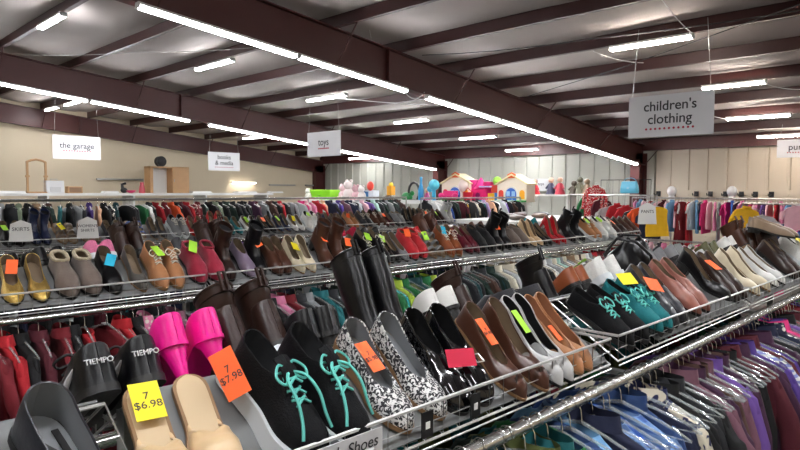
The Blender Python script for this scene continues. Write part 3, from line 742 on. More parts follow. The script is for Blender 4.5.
# bags
def bag(name, loc, sz, col, label, rot=0, m=leather, handle=True, slump=0):
    o = empty(name, loc, (0,0,rad(rot))); q = MB(); rr = []; n = 20
    for i in range(9):
        f = i/8; a = sz[0]/2*(1-.22*f+.06*sin(pi*f)); c = sz[1]/2*(1-.65*f**1.3+.2*sin(pi*f))
        if i == 0: a *= .93; c *= .85
        rr.append([(a*math.copysign(abs(cos(2*pi*k/n))**.6, cos(2*pi*k/n))+slump*f*.05, c*math.copysign(abs(sin(2*pi*k/n))**.7, sin(2*pi*k/n))+slump*.1*f*f, sz[2]*f*(1-.08*abs(slump)*sin(k))) for k in range(n)])
    q.loft(rr); x = q.build('body', m, o); x.color = lin(col)
    fl = MB(); fl.loft([[(-sz[0]*.40,-sz[1]*.52,sz[2]*.45),(sz[0]*.40,-sz[1]*.52,sz[2]*.45),(sz[0]*.40,-sz[1]*.56,sz[2]*.45),(-sz[0]*.40,-sz[1]*.56,sz[2]*.45)],[(-sz[0]*.38,-sz[1]*.3,sz[2]*.98),(sz[0]*.38,-sz[1]*.3,sz[2]*.98),(sz[0]*.38,-sz[1]*.36,sz[2]*.98),(-sz[0]*.38,-sz[1]*.36,sz[2]*.98)],[(-sz[0]*.36,sz[1]*.1,sz[2]*1.02),(sz[0]*.36,sz[1]*.1,sz[2]*1.02),(sz[0]*.36,sz[1]*.1,sz[2]*1.0),(-sz[0]*.36,sz[1]*.1,sz[2]*1.0)]])
    y_ = fl.build('flap', m, o); y_.color = lin(col)
    MB().tube([(-.015,-sz[1]*.6,sz[2]*.5),(.015,-sz[1]*.6,sz[2]*.5),(.015,-sz[1]*.6,sz[2]*.38),(-.015,-sz[1]*.6,sz[2]*.38)], .003, 5, closed=True).build('buckle', wire_m, o)
    if handle:
        h_ = MB().tube([(sz[0]*.34*cos(pi*i/12), sz[1]*.1, sz[2]*(.95+.35*sin(pi*i/12))) for i in range(13)], .007, 7).build('strap', m, o); h_.color = lin(col)
    tag(o, label, 'bag'); return o
o = empty('handbag', (-1.12,Yx(628,1.12,250),1.385), (0,0,rad(50))); o.scale = (.78,.78,.70)
q = MB(); rr = []; nn = 28
for i in range(15):
    f = i/14; a_ = sin(pi*(f*.86+.10))**.55; z = .235*f
    rr.append([((.135*a_*(1-.25*f)+.012*sin(3*t+9*f)+.006*sin(7*t+4*f))*cos(t)+.03*f*f, (.085*a_*(1-.35*f)+.010*sin(4*t+7*f)+.005*sin(9*t))*sin(t), z+.02*sin(2*t+1)*f) for t in [2*pi*k/nn for k in range(nn)]])
q.loft(rr); x = q.build('body', leather, o, auto=False); x.color = lin(COLS['black'])
x = MB().tube([(.10,-.07,.10),(.07,-.105,.16),(.0,-.09,.235),(-.08,-.04,.25),(-.14,-.03,.16),(-.12,-.09,.06),(-.04,-.115,.02)], .009, 7).build('strap', leather, o); x.color = lin(COLS['black'])
x = MB().tube([(-.10,.02,.20),(-.04,-.02,.27),(.05,.0,.265),(.12,.02,.19)], .008, 7).build('handle', leather, o); x.color = lin(COLS['black'])
MB().tube([(-.02,-.10,.10),(.02,-.105,.10),(.02,-.105,.065),(-.02,-.10,.065)], .003, 5, closed=True).build('buckle', wire_m, o)
tag(o, 'slumped black leather handbag with silver buckle on the front rack top', 'bag')
bag('handbag', (-1.06,Yx(756,1.06,265),1.37), (.26,.13,.16), '#3a2218', 'dark brown boxy handbag standing on the front rack ridge', 75, handle=False)
for i in range(2):
    o = copy_tree(shoe_reg[[r[1] for r in shoe_reg].index('loafer')][0]); 
    o.matrix_world = Matrix.Translation((-1.10+.05*i, Yx(756,1.06,265)-.12+.02*i, 1.525+.0*i)) @ Euler((0,rad(8),rad(35))).to_matrix().to_4x4() @ Matrix.Translation((0,-.05+.09*i,0))
    for ch in kids(o): ch.color = lin('#8a7763')
    tag(o, f'shiny taupe loafer lying on top of the brown handbag, {"outer" if i else "inner"} one', 'shoe', 'loafers on the brown handbag')

# ------------------------------------------------------------------ garments
def garment_mesh(seed, ln=.66, w=.205, th=.021, flare=1.05):
    r = random.Random(seed); rr = []; n = 28; ph = [r.uniform(0,6.28) for _ in range(4)]
    lev = [(0,.060,.030),(.008,.085,.024),(.020,.125,.020),(.034,.16,.018),(.048,.188,.018),(.085,w,.02)]
    m = 9
    for i in range(1, m+1):
        f = i/m; lev.append((.085+(ln-.085)*f, w*(1-.09*sin(pi*min(f*1.5, 1)))*(1+(flare-1)*f), th*(1+.45*f)))
    for z, a, t in lev:
        f = z/ln; ring = []
        for k in range(n):
            an = 2*pi*k/n; cx, sy = cos(an), sin(an)
            x = a*math.copysign(abs(cx)**.75, cx)
            y = t*math.copysign(abs(sy)**.6, sy) if abs(sy) > 1e-6 else 0
            amp = .014*f**.7
            y += amp*sin(x*38+ph[0]+f*2)*(.6+.4*sin(x*17+ph[1])); x += .01*f*sin(ph[2]+f*5)
            y += .012*f*sin(ph[3]+f*4)
            ring.append((y, x, -.068-z))
        rr.append(ring)
    b_ = MB(); b_.loft([[(p[0], p[1], p[2]-.008) for p in q_] for q_ in rr], cap0=False, cap1=False); return b_
def sleeve_mesh(s, seed, long_=.42):
    r = random.Random(seed+s*7); rr = []; n = 10; d = r.uniform(-.02,.02)
    for i in range(8):
        f = i/7; cx = s*(.175+.055*min(1, f*2.2)+.012*f); z = -.128-long_*f; a = .042-.012*f if i else .03; t = .02
        y0 = d*f+.008*sin(f*6+seed)
        rr.append([(y0+t*sin(2*pi*k/n)*(1+.2*sin(f*9+k)), cx+a*cos(2*pi*k/n)*(1 if i else .9), z+(.03*cos(2*pi*k/n)*-s if i < 2 else 0)) for k in range(n)])
    b_ = MB(); b_.loft(rr, cap0=True, cap1=False); return b_
GV = []; TILT = rad(9)
def gproto(name, seed, ln, long_, collar):
    root = empty(name, (0,HIDE,0)); garment_mesh(seed, ln).build('body', fab, root, auto=False)
    if long_:
        for s in (-1, 1): sleeve_mesh(s, seed, long_).build('sleeve', fab, root, auto=False)
    if collar:
        q = MB(); n = 16
        q.loft([[(.030*sin(2*pi*k/n), .066*cos(2*pi*k/n), -.068+dz+.012*abs(cos(2*pi*k/n))) for k in range(n)] if i == 0 else [(.040*sin(2*pi*k/n), .078*cos(2*pi*k/n), -.080+.0*dz) for k in range(n)] for i, dz in enumerate((.02,0))], cap0=False, cap1=False)
        q.build('collar', fab, root, auto=False)
    return root
GP = [gproto('shirt',1,.66,.44,True), gproto('shirt',2,.60,.20,False), gproto('cardigan',3,.70,.46,False), gproto('blouse',4,.62,.30,True), gproto('jacket',5,.68,.46,True), gproto('dress',6,.95,.18,False), gproto('tank_top',7,.58,0,False)]
GN = ['long-sleeved shirt','short-sleeved shirt','cardigan','blouse','jacket','dress','tank top']
def single(root, nm):   # one-mesh version for far racks
    q = MB()
    for c in kids(root): q.add([v.co for v in c.data.vertices], [tuple(p.vertices) for p in c.data.polygons])
    o = q.build(nm, fab, None, auto=False); o.location = (0,HIDE,0); return o
GF = [single(g_, g_.name.split('.')[0]) for g_ in GP]
def hanger(mm, full=True):
    root = empty('coat_hanger', (0,HIDE,0)); r0 = .0185
    pts = [(0, r0*cos(a), r0*sin(a)) for a in [rad(200)-rad(235)*i/10 for i in range(11)]]
    pts = [(0,-r0*.9,-.004)]+[(0, r0*cos(a), r0*sin(a)+.0) for a in [rad(170-20*i) for i in range(11)]]+[(0,.004,-.030),(0,0,-.062)]
    MB().tube(pts, .0016, 5).build('hook', chrome, root)
    q = MB(); q.tube([(0,-.19,-.116),(0,-.15,-.098),(0,-.07,-.076),(0,0,-.060),(0,.07,-.076),(0,.15,-.098),(0,.19,-.116)], [.003,.0042,.0042,.006,.0042,.0042,.003], 6)
    q.tube([(0,-.19,-.118),(0,0,-.118),(0,.19,-.118)], .0022, 5); q.build('arms', mm, root); return root
HC, HW = hanger(clear), hanger(whanger)
FPAT = {'floral':fab_fl,'spotted':fab_sp,'striped':fab_st,'plaid':fab_pl}
GC = {'black':'#0b0b0e','charcoal':'#26282c','navy':'#161c38','red':'#a81420','dark red':'#6c0f1c','maroon':'#4c0f1e','plum':'#3d1c38','purple':'#48307c','violet':'#6a4a96','magenta':'#b81468','pink':'#d07a9c','pale pink':'#e0b0bc','hot pink':'#d8387c','mauve':'#6f4a58',
      'brown':'#4b332a','tan':'#a08468','cream':'#d8d0bc','white':'#dadad8','grey':'#85888a','pale grey':'#b4b8ba','teal':'#1a6468','dark teal':'#143c40','mint':'#a8ccc0','green':'#1e6a3a','olive':'#4c5424','lime green':'#a8c440','sage':'#76846e','dark green':'#162c24','denim blue':'#25406e',
      'blue':'#28509c','sky blue':'#6a9cc4','periwinkle':'#7c84bc','orange':'#d8501c','yellow':'#dcae18','peach':'#d8a884','lilac':'#a890c0','aqua':'#2e9c98'}
hcount = [0]; far_h = MB()
gfirst = {}
def rail_fill(pts, seq, railname, far=False, white=False, axis='y', ang=0, proto=None, hang=True, zdrop=0, scale=1):
    """pts: list of positions of the rail centre; seq: colour entries"""
    rows_ = []
    for i, p in enumerate(pts):
        e = seq[i % len(seq)]; pat = None
        if isinstance(e, tuple): e, pat = e
        gi = (proto[i % len(proto)] if proto else R.choice([0,0,1,2,3,4]))
        src = (GF if far else GP)[gi]; key = (far, gi)
        if key in gfirst: o = copy_tree(src) if not far else copy_tree(src)
        else: o = copy_tree(src); gfirst[key] = 1
        rz = (0 if axis == 'y' else 90)+90+ang+(R.uniform(-20,20) if far else R.uniform(-7,7))
        o.location = (p[0]+R.uniform(-.012,.012)*(axis == 'y'), p[1]+R.uniform(-.012,.012)*(axis == 'x'), p[2]-zdrop)
        o.rotation_euler = (R.uniform(-.05,.05)*(2 if far else 1), R.uniform(-.03,.03), rad(rz))
        if railname == 'the front rail' and p[1] < 2.4: o.rotation_euler[0] += TILT; sc = scale*R.uniform(.93,1.07); o.scale = (1, sc, sc*(1.55 if railname == "the children's rail" else 1))
        for c in [o]+kids(o):
            if c.type == 'MESH':
                c.color = lin(GC[e])
                if pat: c.material_slots[0].link = 'OBJECT'; c.material_slots[0].material = FPAT[pat]
        if pat == 'floral': o.rotation_euler[2] += rad(14)
        if hang:
            if hcount[0] < 300:
                h = copy_tree(HW if white else HC); h.location = (p[0], p[1], p[2]); h.rotation_euler = (0,0,rad(rz)); hcount[0] += 1
                rows_.append((o, e, pat, gi, h))
            else:
                M_ = Matrix.Translation(p) @ Matrix.Rotation(rad(rz), 4, 'Z')
                for c in kids(HW): far_h.add([M_ @ v.co for v in c.data.vertices], [tuple(q.vertices) for q in c.data.polygons])
                rows_.append((o, e, pat, gi, None))
        else: rows_.append((o, e, pat, gi, None))
    seen = {}
    for i, (o, e, pat, gi, h) in enumerate(rows_):
        nm = f'{pat+" " if pat else ""}{GN[gi]}'; k2 = (e, pat, gi); n = seen.get(k2, 0); seen[k2] = n+1
        nx = rows_[i+1] if i+1 < len(rows_) else None
        tail = f', next to a {nx[1]} one' if nx and n == 0 else ''
        lb = f'{ordw(n)} {e} {nm} along {railname}'
        if len((lb+tail).replace('-', ' ').split()) <= 15: lb += tail
        tag(o, lb, 'clothing', 'clothes on '+railname)
        if h: tag(h, f'{"white" if white else "clear"} hanger in the {ordw(n)} {e} {nm} on {railname}', 'hanger', 'hangers on '+railname)
    return rows_
# hide prototypes: they are removed at the end
def line(x, y0, y1, z, step): 
    n = int((y1-y0)/step); return [(x, y0+step*i+R.uniform(-.3,.3)*step, z) for i in range(n)]
# rod 0
S0 = ['green','teal',('aqua','striped'),'olive','teal',('dark teal','spotted'),'dark green','olive','teal','green','denim blue','sky blue','navy',('denim blue','plaid'),'blue',('blue','plaid'),'denim blue','navy',('cream','floral'),('cream','floral'),'black','charcoal','black','mauve','plum','brown','mauve',
      'violet','plum',('brown','spotted'),'black','maroon','plum','purple',('periwinkle','striped'),'maroon','purple','plum','black','magenta','navy',('navy','spotted'),'maroon','hot pink','purple','violet','black','dark red','maroon','plum','navy','purple','dark red','black','violet','mauve','grey']
rail_fill(line(-.75, .84, 4.3, ZROD, .052), S0, 'the front rail')
rail_fill(line(-1.31, 1.10, 4.0, ZROD, .085), ['green',('teal','striped'),'olive','teal','dark teal','olive','dark green','black','navy','dark red','olive','dark green','black'], 'the front rack back rail', white=True)
# rod 1
S1 = ['red','dark red','dark red','red','black','maroon','dark red','black','red','dark red','red','black',('pink','spotted'),'dark red','mauve','black','pale grey','dark red',('grey','spotted'),'charcoal','maroon','pale grey','black','pink','dark red','charcoal','grey','black','teal','charcoal','dark green','green','teal','lime green','sage','green','aqua','lime green','green',
      'olive','dark teal','green','lime green','navy','navy','dark green','charcoal','dark teal','black','dark green','brown','charcoal','dark green','dark teal','cream','pale grey','cream','white','cream','tan','pale grey','white','black','cream','white','pale grey','cream','mint','grey','cream','pale grey','tan','cream','brown','cream','white','grey','tan']
rail_fill(line(-2.75, .45, 6.3, ZROD, .062), S1, 'the second rail')
# rod 2
S2 = ['black','charcoal','pale grey','navy','black','dark green','grey','black','maroon','white','black','teal']
rail_fill(line(-5.59, 1.1, 6.9, ZROD, .10), S2, 'the third rail', far=True)
# tall far rail
FARZ = 1.615
SF = ['grey','black','pale grey','charcoal','sage','black','tan','dark green','brown','teal','black','pale grey','charcoal','purple','peach','black',('black','spotted'),'dark teal','black','charcoal','green','white','black','red','dark red','orange','black','maroon','red',('dark red','spotted'),'dark red','dark green','black','sage','black','dark green','black','charcoal','black','black','plum','maroon','grey','black','brown','black','red','black','grey','black','pale grey','hot pink','pale pink','pink','red','mint','peach','navy','black','periwinkle','purple','mauve','navy','navy','black','pale grey','pale pink','violet','black','mint','charcoal','dark green','black','grey','dark green','charcoal','black','brown']
def freerail(p0, p1, z, label, post=True):
    root = empty('garment_rack', (p0[0], p0[1], 0)); d = Vector((p1[0]-p0[0], p1[1]-p0[1], 0))
    MB().tube([(0,0,z),(d.x,d.y,z)], .016, 8).build('rail', chrome2, root)
    n = max(2, int(d.length/2)+1); 
    for i in range(n):
        p = d*(i/(n-1)); u = Vector((-d.y, d.x, 0)).normalized()
        MB().tube([p+u*.0+Vector((0,0,.03)), p+Vector((0,0,z))], .014, 6).build('post', chrome2, root)
        MB().tube([p-u*.28+Vector((0,0,.02)), p+u*.28+Vector((0,0,.02))], .016, 6).build('foot', chrome2, root)
    tag(root, label, 'rack'); return root
freerail((-8,1.6), (-8,8.3), FARZ, 'long tall garment rack of dark and bright tops behind the shoe racks')
rail_fill(line(-8, 1.7, 8.25, FARZ, .083), SF, 'the tall far rail', far=True, white=True)
freerail((-8,8.7), (-8,12.0), FARZ-.02, 'tall garment rack of mixed tops below the toy houses')
rail_fill(line(-8, 8.8, 11.9, FARZ-.02, .13), ['black','white','white',('white','spotted'),'blue','black','dark green','maroon','black','yellow','charcoal','cream','black','teal','lilac','peach','black','white','pale grey','violet','black','brown','black','dark red'], 'the rail below the toy houses', far=True, white=True)
# children's rails (run along the back wall)
def linex(y, x0, x1, z, step): return [(x0+step*i+R.uniform(-.3,.3)*step, y, z) for i in range(int((x1-x0)/step))]
SK = ['pink','sky blue',('pale pink','spotted'),'white',('red','spotted'),'pale grey','pale pink','maroon','pale pink','sky blue','pale pink','pale grey','dark red','red','pale grey','sky blue','navy','hot pink','pale pink','pink','grey','hot pink','magenta','blue','plum','pink','lilac','hot pink','pale pink','pink','violet','pale pink','red','pink']
freerail((-6.3,14), (-1.6,14), 1.6, "children's garment rack crowded with pink clothes before the slatted wall")
rail_fill(linex(14, -6.2, -1.7, 1.6, .088), SK, "the children's rail", far=True, white=True, axis='x', proto=[1,0,6,1,5,5,1,0], scale=1.22)
freerail((-4.4,10), (-2.2,10), .97, "low garment rack of baby clothes beyond the second shoe rack")
rail_fill(linex(10, -4.35, -2.3, .97, .10), ['pink','maroon','pale pink','charcoal','pink','red','grey','magenta','pale grey','hot pink'], "the low baby clothes rail", far=True, white=True, axis='x', scale=.8)
# loose rail ends facing the camera
freerail((-3.3,11.6), (-2.0,11.6), 1.55, 'short garment rack with a yellow jumper facing the aisle')
rail_fill([(-3.2,11.5,1.55),(-3.0,11.62,1.42),(-2.85,11.5,1.25),(-2.65,11.55,1.3),(-2.45,11.5,1.6),(-2.3,11.45,1.25),(-2.1,11.5,1.3)], ['yellow','pale grey','red','denim blue','pale pink','hot pink','red'], 'the yellow jumper rack', far=True, white=True, axis='x', ang=-50, proto=[0,1,1,2,5,1,0])
freerail((-7.3,13.0), (-5.2,12.7), 1.66, 'garment rack with red and green coats beside the grid panel')
def hz(px, py, Y): X = Xy(px, Y, py); return (X, Y, 1.75+(190.5-py)/628*(Y-X)/1.414+.07)
rail_fill([hz(590,196,13.1),hz(596,186,13.0),hz(602,199,13.05),hz(608,207,12.95),hz(617,204,12.8),hz(626,206,12.75),hz(634,210,12.7)], ['green',('red','spotted'),'maroon',('grey','striped'),'red','red','charcoal'], 'the coat rack by the grid', far=True, white=True, axis='x', ang=-55, proto=[2,4,0,1,0,4,4])
rail_fill([hz(641,207,12.4),hz(648,209,12.35),hz(656,206,12.3)], ['orange','navy','yellow'], 'the peg beside the coat rack', far=True, white=True, axis='x', ang=-55, proto=[1,1,6])
if far_h.v:
    o = far_h.build('coat_hanger', whanger); tag(o, 'many white plastic hangers on the far garment rails', 'hangers', kind='stuff')
for o in GP+[HC, HW]:
    for c in kids(o): bpy.data.objects.remove(c)
    bpy.data.objects.remove(o)
for o in GF: bpy.data.objects.remove(o)
for k_, o in list(P.items()):
    pass

# ------------------------------------------------------------------ tables, shelf goods, toys
def pobj(b_, nm, hexc, parent=None, m=None, sm=True, bevel=0):
    o = b_.build(nm, m or plast, parent, smooth=sm, bevel=bevel); o.color = lin(hexc); return o
ws = empty('wall_shelf', (-22.2,3.5,0))
MB().box((-.5,0,1.52),(.5,11.2,1.60)).build('shelf_top', white_m, ws, smooth=False)
for i in range(5): MB().box((-.48,.1+i*2.7,0),(.48,.16+i*2.7,1.52)).build('side_panel', white_m, ws, smooth=False)
tag(ws, 'long white shelf unit standing before the cream wall', 'shelf')
def at(px, Xb): return Yx(px, Xb, 190)
Z0 = 1.60
fr = empty('mirror_stand', (-22.1, at(37,22.1), Z0)); 
for s in (-1, 1): MB().box((-.03,s*.26-.03,0),(.03,s*.26+.03,1.0)).build('upright', wood, fr, smooth=False)
MB().tube([(0,-.26,.98),(0,-.15,1.03),(0,0,1.06),(0,.15,1.03),(0,.26,.98)], .035, 8).build('top_rail', wood, fr); MB().box((-.02,-.32,.5),(.02,-.2,.56)).build('peg', wood, fr, smooth=False)
MB().box((-.02,.2,.5),(.02,.32,.56)).build('peg', wood, fr, smooth=False); MB().box((-.15,-.28,0),(.15,.28,.05)).build('base', wood, fr, smooth=False)
tag(fr, 'tall empty wooden frame with curved top on the wall shelf', 'frame')
def boxy(nm, px, dy, h, hexc, label, cat, X=22.1, dx=.3, z=Z0, m=None, extra=None):
    o = empty(nm, (-X, at(px, X), z)); pobj(MB().box((-dx/2,-dy/2,0),(dx/2,dy/2,h)), 'body', hexc, o, m, False, .012)
    if extra: extra(o, dx, dy, h)
    tag(o, label, cat); return o
boxy('appliance', 54, .52, .40, '#dcdcdc', 'white boxy appliance beside the wooden frame on the wall shelf', 'appliance', extra=lambda o, a, b_, h: (pobj(MB().box((a/2,-b_*.3,h*.1),(a/2+.02,b_*.3,h*.5)), 'door', '#c8c8c8', o, None, False), pobj(MB().tube([(0,-.1,h),(0,-.1,h+.05),(0,.1,h+.05),(0,.1,h)], .012), 'handle', '#b8b8b8', o)))
boxy('open_box', 74, .45, .22, '#8a6a4c', 'small brown wooden box beside the white appliance', 'box', m=wood, extra=lambda o, a, b_, h: pobj(MB().box((a/2,-b_*.42,h*.1),(a/2+.005,b_*.42,h*.85)), 'front', '#7a5a3c', o, None, False))
vs = empty('vase', (-22.1, at(142,22.1), Z0)); pobj(MB().lathe([(.10,0),(.11,.05),(.09,.2),(.06,.33),(.07,.36)]), 'body', '#c44a58', vs); pobj(MB().lathe([(.07,.36),(.072,.38),(.05,.385)]), 'rim', '#d86a78', vs); tag(vs, 'tapered red-pink vase on the wall shelf beside the cabinet', 'vase')
st_ = empty('black_figurine', (-22.1, at(124,22.1), Z0)); pobj(MB().ball((0,0,.1), .11, sc=(1,1.1,.9)), 'body', '#16161a', st_); pobj(MB().tube([(0,-.04,.12),(0,-.06,.3),(0,.06,.34)], [.06,.05,.05]), 'neck', '#16161a', st_); tag(st_, 'small black figurine with a bent neck on the wall shelf', 'figurine')
pk = empty('pink_bowl', (-22.0, at(131,22.0), Z0)); pobj(MB().lathe([(.05,0),(.14,.05),(.16,.1),(.13,.1),(.05,.04)]), 'bowl', '#d03a6a', pk); pobj(MB().lathe([(.05,-.0),(.06,.01),(.04,.02)]), 'foot', '#b02a5a', pk); tag(pk, 'flat pink bowl between the black figurine and the vase', 'bowl')
cb = empty('wooden_cabinet', (-22.2, at(167,22.2), Z0+.006))
MB().box((-.25,-.68,0),(-.22,.72,.92)).build('back_panel', white_m, cb, smooth=False)
MB().box((-.25,-.72,0),(.25,-.62,.94)).build('side_panel', wood, cb, smooth=False); MB().box((-.25,.1,0),(.25,.74,.92)).build('door', wood, cb, smooth=False)
MB().box((-.25,-.72,.9),(.25,.74,.95)).build('top', wood, cb, smooth=False); MB().tube([(.26,.16,.4),(.28,.16,.5)], .012).build('handle', chrome2, cb)
tag(cb, 'pale wooden cabinet with one open bay on the wall shelf', 'cabinet')
bp = empty('speaker', (-22.1, at(161,22.1), Z0+.95)); MB().loft([[(-.1,.19*cos(2*pi*k/20),.19+.19*sin(2*pi*k/20)) for k in range(20)],[(.08,.19*cos(2*pi*k/20),.19+.19*sin(2*pi*k/20)) for k in range(20)]]).build('body', rubber_b, bp); MB().loft([[(.08,.15*cos(2*pi*k/20),.19+.15*sin(2*pi*k/20)) for k in range(20)],[(.10,.12*cos(2*pi*k/20),.19+.12*sin(2*pi*k/20)) for k in range(20)]]).build('grille', darkmetal, bp)
tag(bp, 'round black disc standing on top of the wooden cabinet', 'disc')
for i, (px, w_) in enumerate(((8,.9),(110,.5),(200,.8),(245,.9),(275,.6))):
    o = MB().loft([[(-.2,-w_/2,0),(.2,-w_/2,0),(.2,w_/2,0),(-.2,w_/2,0)],[(-.17,-w_/2+.04,.07),(.17,-w_/2+.04,.07),(.17,w_/2-.04,.07),(-.17,w_/2-.04,.07)]]).build('folded_linen', white_m, smooth=False); o.location = (-22, at(px,22), Z0)
    tag(o, f'{ordw(i)} folded white linen stack along the wall shelf from the wooden frame', 'linen', 'folded linen on the wall shelf')

# toy shelf
ty = empty('toy_shelf', (0,12.6,0))
MB().box((-16.6,-.3,1.38),(-12.42,.3,1.44)).build('shelf_top', white_m, ty, smooth=False); MB().box((-12.4,-.3,1.38),(-8.3,.3,1.48)).build('shelf_top', white_m, ty, smooth=False)
for x in (-16.5,-14.5,-12.5,-10.4,-8.4): MB().box((x-.02,-.28,0),(x+.02,.28,1.38)).build('side_panel', white_m, ty, smooth=False)
tag(ty, 'long cream toy shelf running before the back wall', 'shelf')
YT = 12.6; TZ = 1.44
def tx(px): return Xy(px, YT)
def thingp(nm, px, z, parts, label, cat='toy', y=YT, group='toys on the toy shelf', s=1.0):
    o = empty(nm, (tx(px)*y/YT, y, z)); o.scale = (s, s, s)
    for (pn, mb_, hx) in parts: pobj(mb_, pn, hx, o)
    tag(o, label, cat, group); return o
def arch(w_, h, y0, y1, cx=0, z0=0, n=10):
    pts = [(-w_/2, z0), (w_/2, z0)]+[(w_/2*cos(pi*i/n), z0+h-w_/2+w_/2*sin(pi*i/n)) for i in range(n+1)]
    return MB().loft([[(cx+p[0], y0, p[1]) for p in pts], [(cx+p[0], y1, p[1]) for p in pts]])
def playhouse(px, w_, h, label, wall='#e8dcc8', door='#3a68c0', z=TZ+.04):
    o = empty('toy_playhouse', (tx(px), YT, z))
    q = MB(); q.loft([[(-w_/2,-.18,0),(w_/2,-.18,0),(w_/2,-.18,h*.58),(0,-.18,h*.88),(-w_/2,-.18,h*.58)],[(-w_/2,.18,0),(w_/2,.18,0),(w_/2,.18,h*.58),(0,.18,h*.88),(-w_/2,.18,h*.58)]])
    pobj(q, 'wall', wall, o, sm=False)
    for s in (-1, 1):
        r = MB(); d = Vector((s*w_/2, 0, -h*.30)).normalized(); r.obox((s*w_*.27,0,h*.76), (d, (0,1,0), d.cross(Vector((0,1,0)))), (w_*.62,.42,.035)); pobj(r, 'roof', '#ead9a8', o, sm=False)
    pobj(MB().loft([[(-.1,-.2,h*.8),(.1,-.2,h*.8),(.12,-.2,h*.92),(0,-.2,h*1.0),(-.12,-.2,h*.92)],[(-.1,-.17,h*.8),(.1,-.17,h*.8),(.12,-.17,h*.92),(0,-.17,h*1.0),(-.12,-.17,h*.92)]]), 'gable_crest', '#e2652c', o, sm=False)
    pobj(arch(w_*.42, h*.52, -.20, -.17), 'arch_frame', '#d8d2c8', o); pobj(arch(w_*.36, h*.47, -.215, -.19), 'door', door, o)
    f = MB(); 
    for dx in (-w_*.09, w_*.09): f.box((dx-w_*.055,-.225,h*.2),(dx+w_*.055,-.215,h*.36))
    pobj(f, 'window', '#9cc8e8', o, sm=False)
    for dx, hx in ((-w_*.36,'#d03a2c'),(w_*.36,'#e8a020')): pobj(arch(w_*.16, h*.3, -.2, -.17, dx, h*.1), 'shutter', hx, o)
    pobj(MB().box((-w_*.5,-.3,0),(w_*.5,-.18,.04)), 'doorstep', '#3c9c50', o, sm=False)
    tag(o, label, 'toy house', 'toys on the toy shelf'); return o
playhouse(460, .92, .74, 'cream toy playhouse with orange crest and pink furniture before it')
playhouse(516, .82, .70, 'cream toy playhouse with a blue double door, alone on its shelf end')
thingp('toy_sofa', 448, TZ+.04, [('seat', MB().box((-.28,-.1,.05),(.28,.12,.17)), '#c81c6c'), ('backrest', MB().box((-.28,.1,.1),(.28,.16,.32)), '#d82a7c'), ('armrest', MB().ball((-.28,0,.17), .09), '#d82a7c'), ('armrest', MB().ball((.28,0,.17), .09), '#d82a7c')], 'magenta toy sofa in front of the cream playhouse', y=YT-.42, s=.8)
thingp('toy_castle', 481, TZ+.04, [('wall', MB().box((-.3,-.15,0),(.3,.15,.38)), '#d8186c'), ('tower', MB().lathe([(.14,0),(.14,.52),(.17,.56),(.17,.64),(.02,.66)], (-.25,0,0)), '#e0408c'), ('tower', MB().lathe([(.13,0),(.13,.46),(.16,.5),(.16,.58),(.02,.6)], (.28,0,0)), '#c81464'), ('roof', MB().lathe([(.22,.38),(.02,.72)], (0,0,0)), '#e8388c'), ('door', arch(.16,.26,-.17,-.14), '#7a1c58'), ('awning', MB().box((.1,-.24,.42),(.5,.1,.46)), '#c8b8e0')], 'hot pink toy castle between the two cream playhouses', s=.82)
thingp('toy_balloon', 465, TZ+.04, [('base', MB().lathe([(.10,0),(.08,.1),(.03,.2)]), '#d8202c'), ('globe', MB().ball((0,0,.42), .2, 16), '#e8d8d0')], 'round pale toy with red foot beside the pink castle', s=.9, y=YT-.1)
thingp('toy_bucket', 468, TZ+.04, [('bucket', MB().lathe([(.12,0),(.16,.28),(.14,.28),(.1,.02)]), '#c01c34'), ('handle', MB().tube([(-.15,0,.28),(0,0,.42),(.15,0,.28)], .012), '#c01c34')], 'red toy bucket beside the pink castle', y=YT-.3, s=.8)
thingp('toy_blocks', 497, TZ+.04, [('block', MB().box((-.2,-.1,0),(0,.1,.2)), '#e0b020'), ('block', MB().box((0,-.1,0),(.2,.1,.22)), '#2c78c0'), ('block', MB().box((-.1,-.1,.21),(.1,.1,.4)), '#c83c28'), ('ball', MB().ball((0,0,.5), .11), '#8ac040')], 'stack of bright toy blocks topped by a green ball')
thingp('toy_box', 326, TZ, [('tub', MB().loft([[(-.42,-.2,0),(.42,-.2,0),(.42,.2,0),(-.42,.2,0)],[(-.5,-.25,.26),(.5,-.25,.26),(.5,.25,.26),(-.5,.25,.26)]]), '#8cdc28'), ('lid', MB().box((-.5,-.26,.26),(.5,.26,.31)), '#a0ec3c'), ('handle', MB().tube([(-.1,-.27,.15),(0,-.3,.12),(.1,-.27,.15)], .015), '#6cb81c')], 'bright lime green toy tub at the cream wall end of the toy shelf')
for i, (px, hx, s_) in enumerate(((343,'#e8c8cc',1.0),(349,'#e8dcd8',1.25),(356,'#e0b4bc',.95),(308,'#e0dcd4',.7),(362,'#e8e0dc',.9))):
    thingp('plush_toy', px, TZ, [('body', MB().ball((0,0,.14), .15, 14, sc=(1,.9,1)), hx), ('head', MB().ball((0,-.03,.36), .11, 14), hx), ('ear', MB().ball((-.08,0,.46), .045, 8), hx), ('ear', MB().ball((.08,0,.46), .045, 8), hx), ('leg', MB().ball((-.09,-.12,.05), .06, 8), hx), ('leg', MB().ball((.09,-.12,.05), .06, 8), hx)], f'pale plush animal, {ordw(i)} of those piled beside the lime green tub', s=s_, y=YT-.05*i)
thingp('toy_box', 371, TZ, [('carton', MB().box((-.22,-.12,0),(.22,.12,.3)), '#d8e0e8'), ('lid', MB().box((-.2,-.13,.05),(.02,-.12,.26)), '#4884c0'), ('print', MB().ball((.1,-.12,.42), .14, 12, sc=(1,.4,1)), '#d83c2c')], 'white toy carton with a red round topper beside the plush animals')
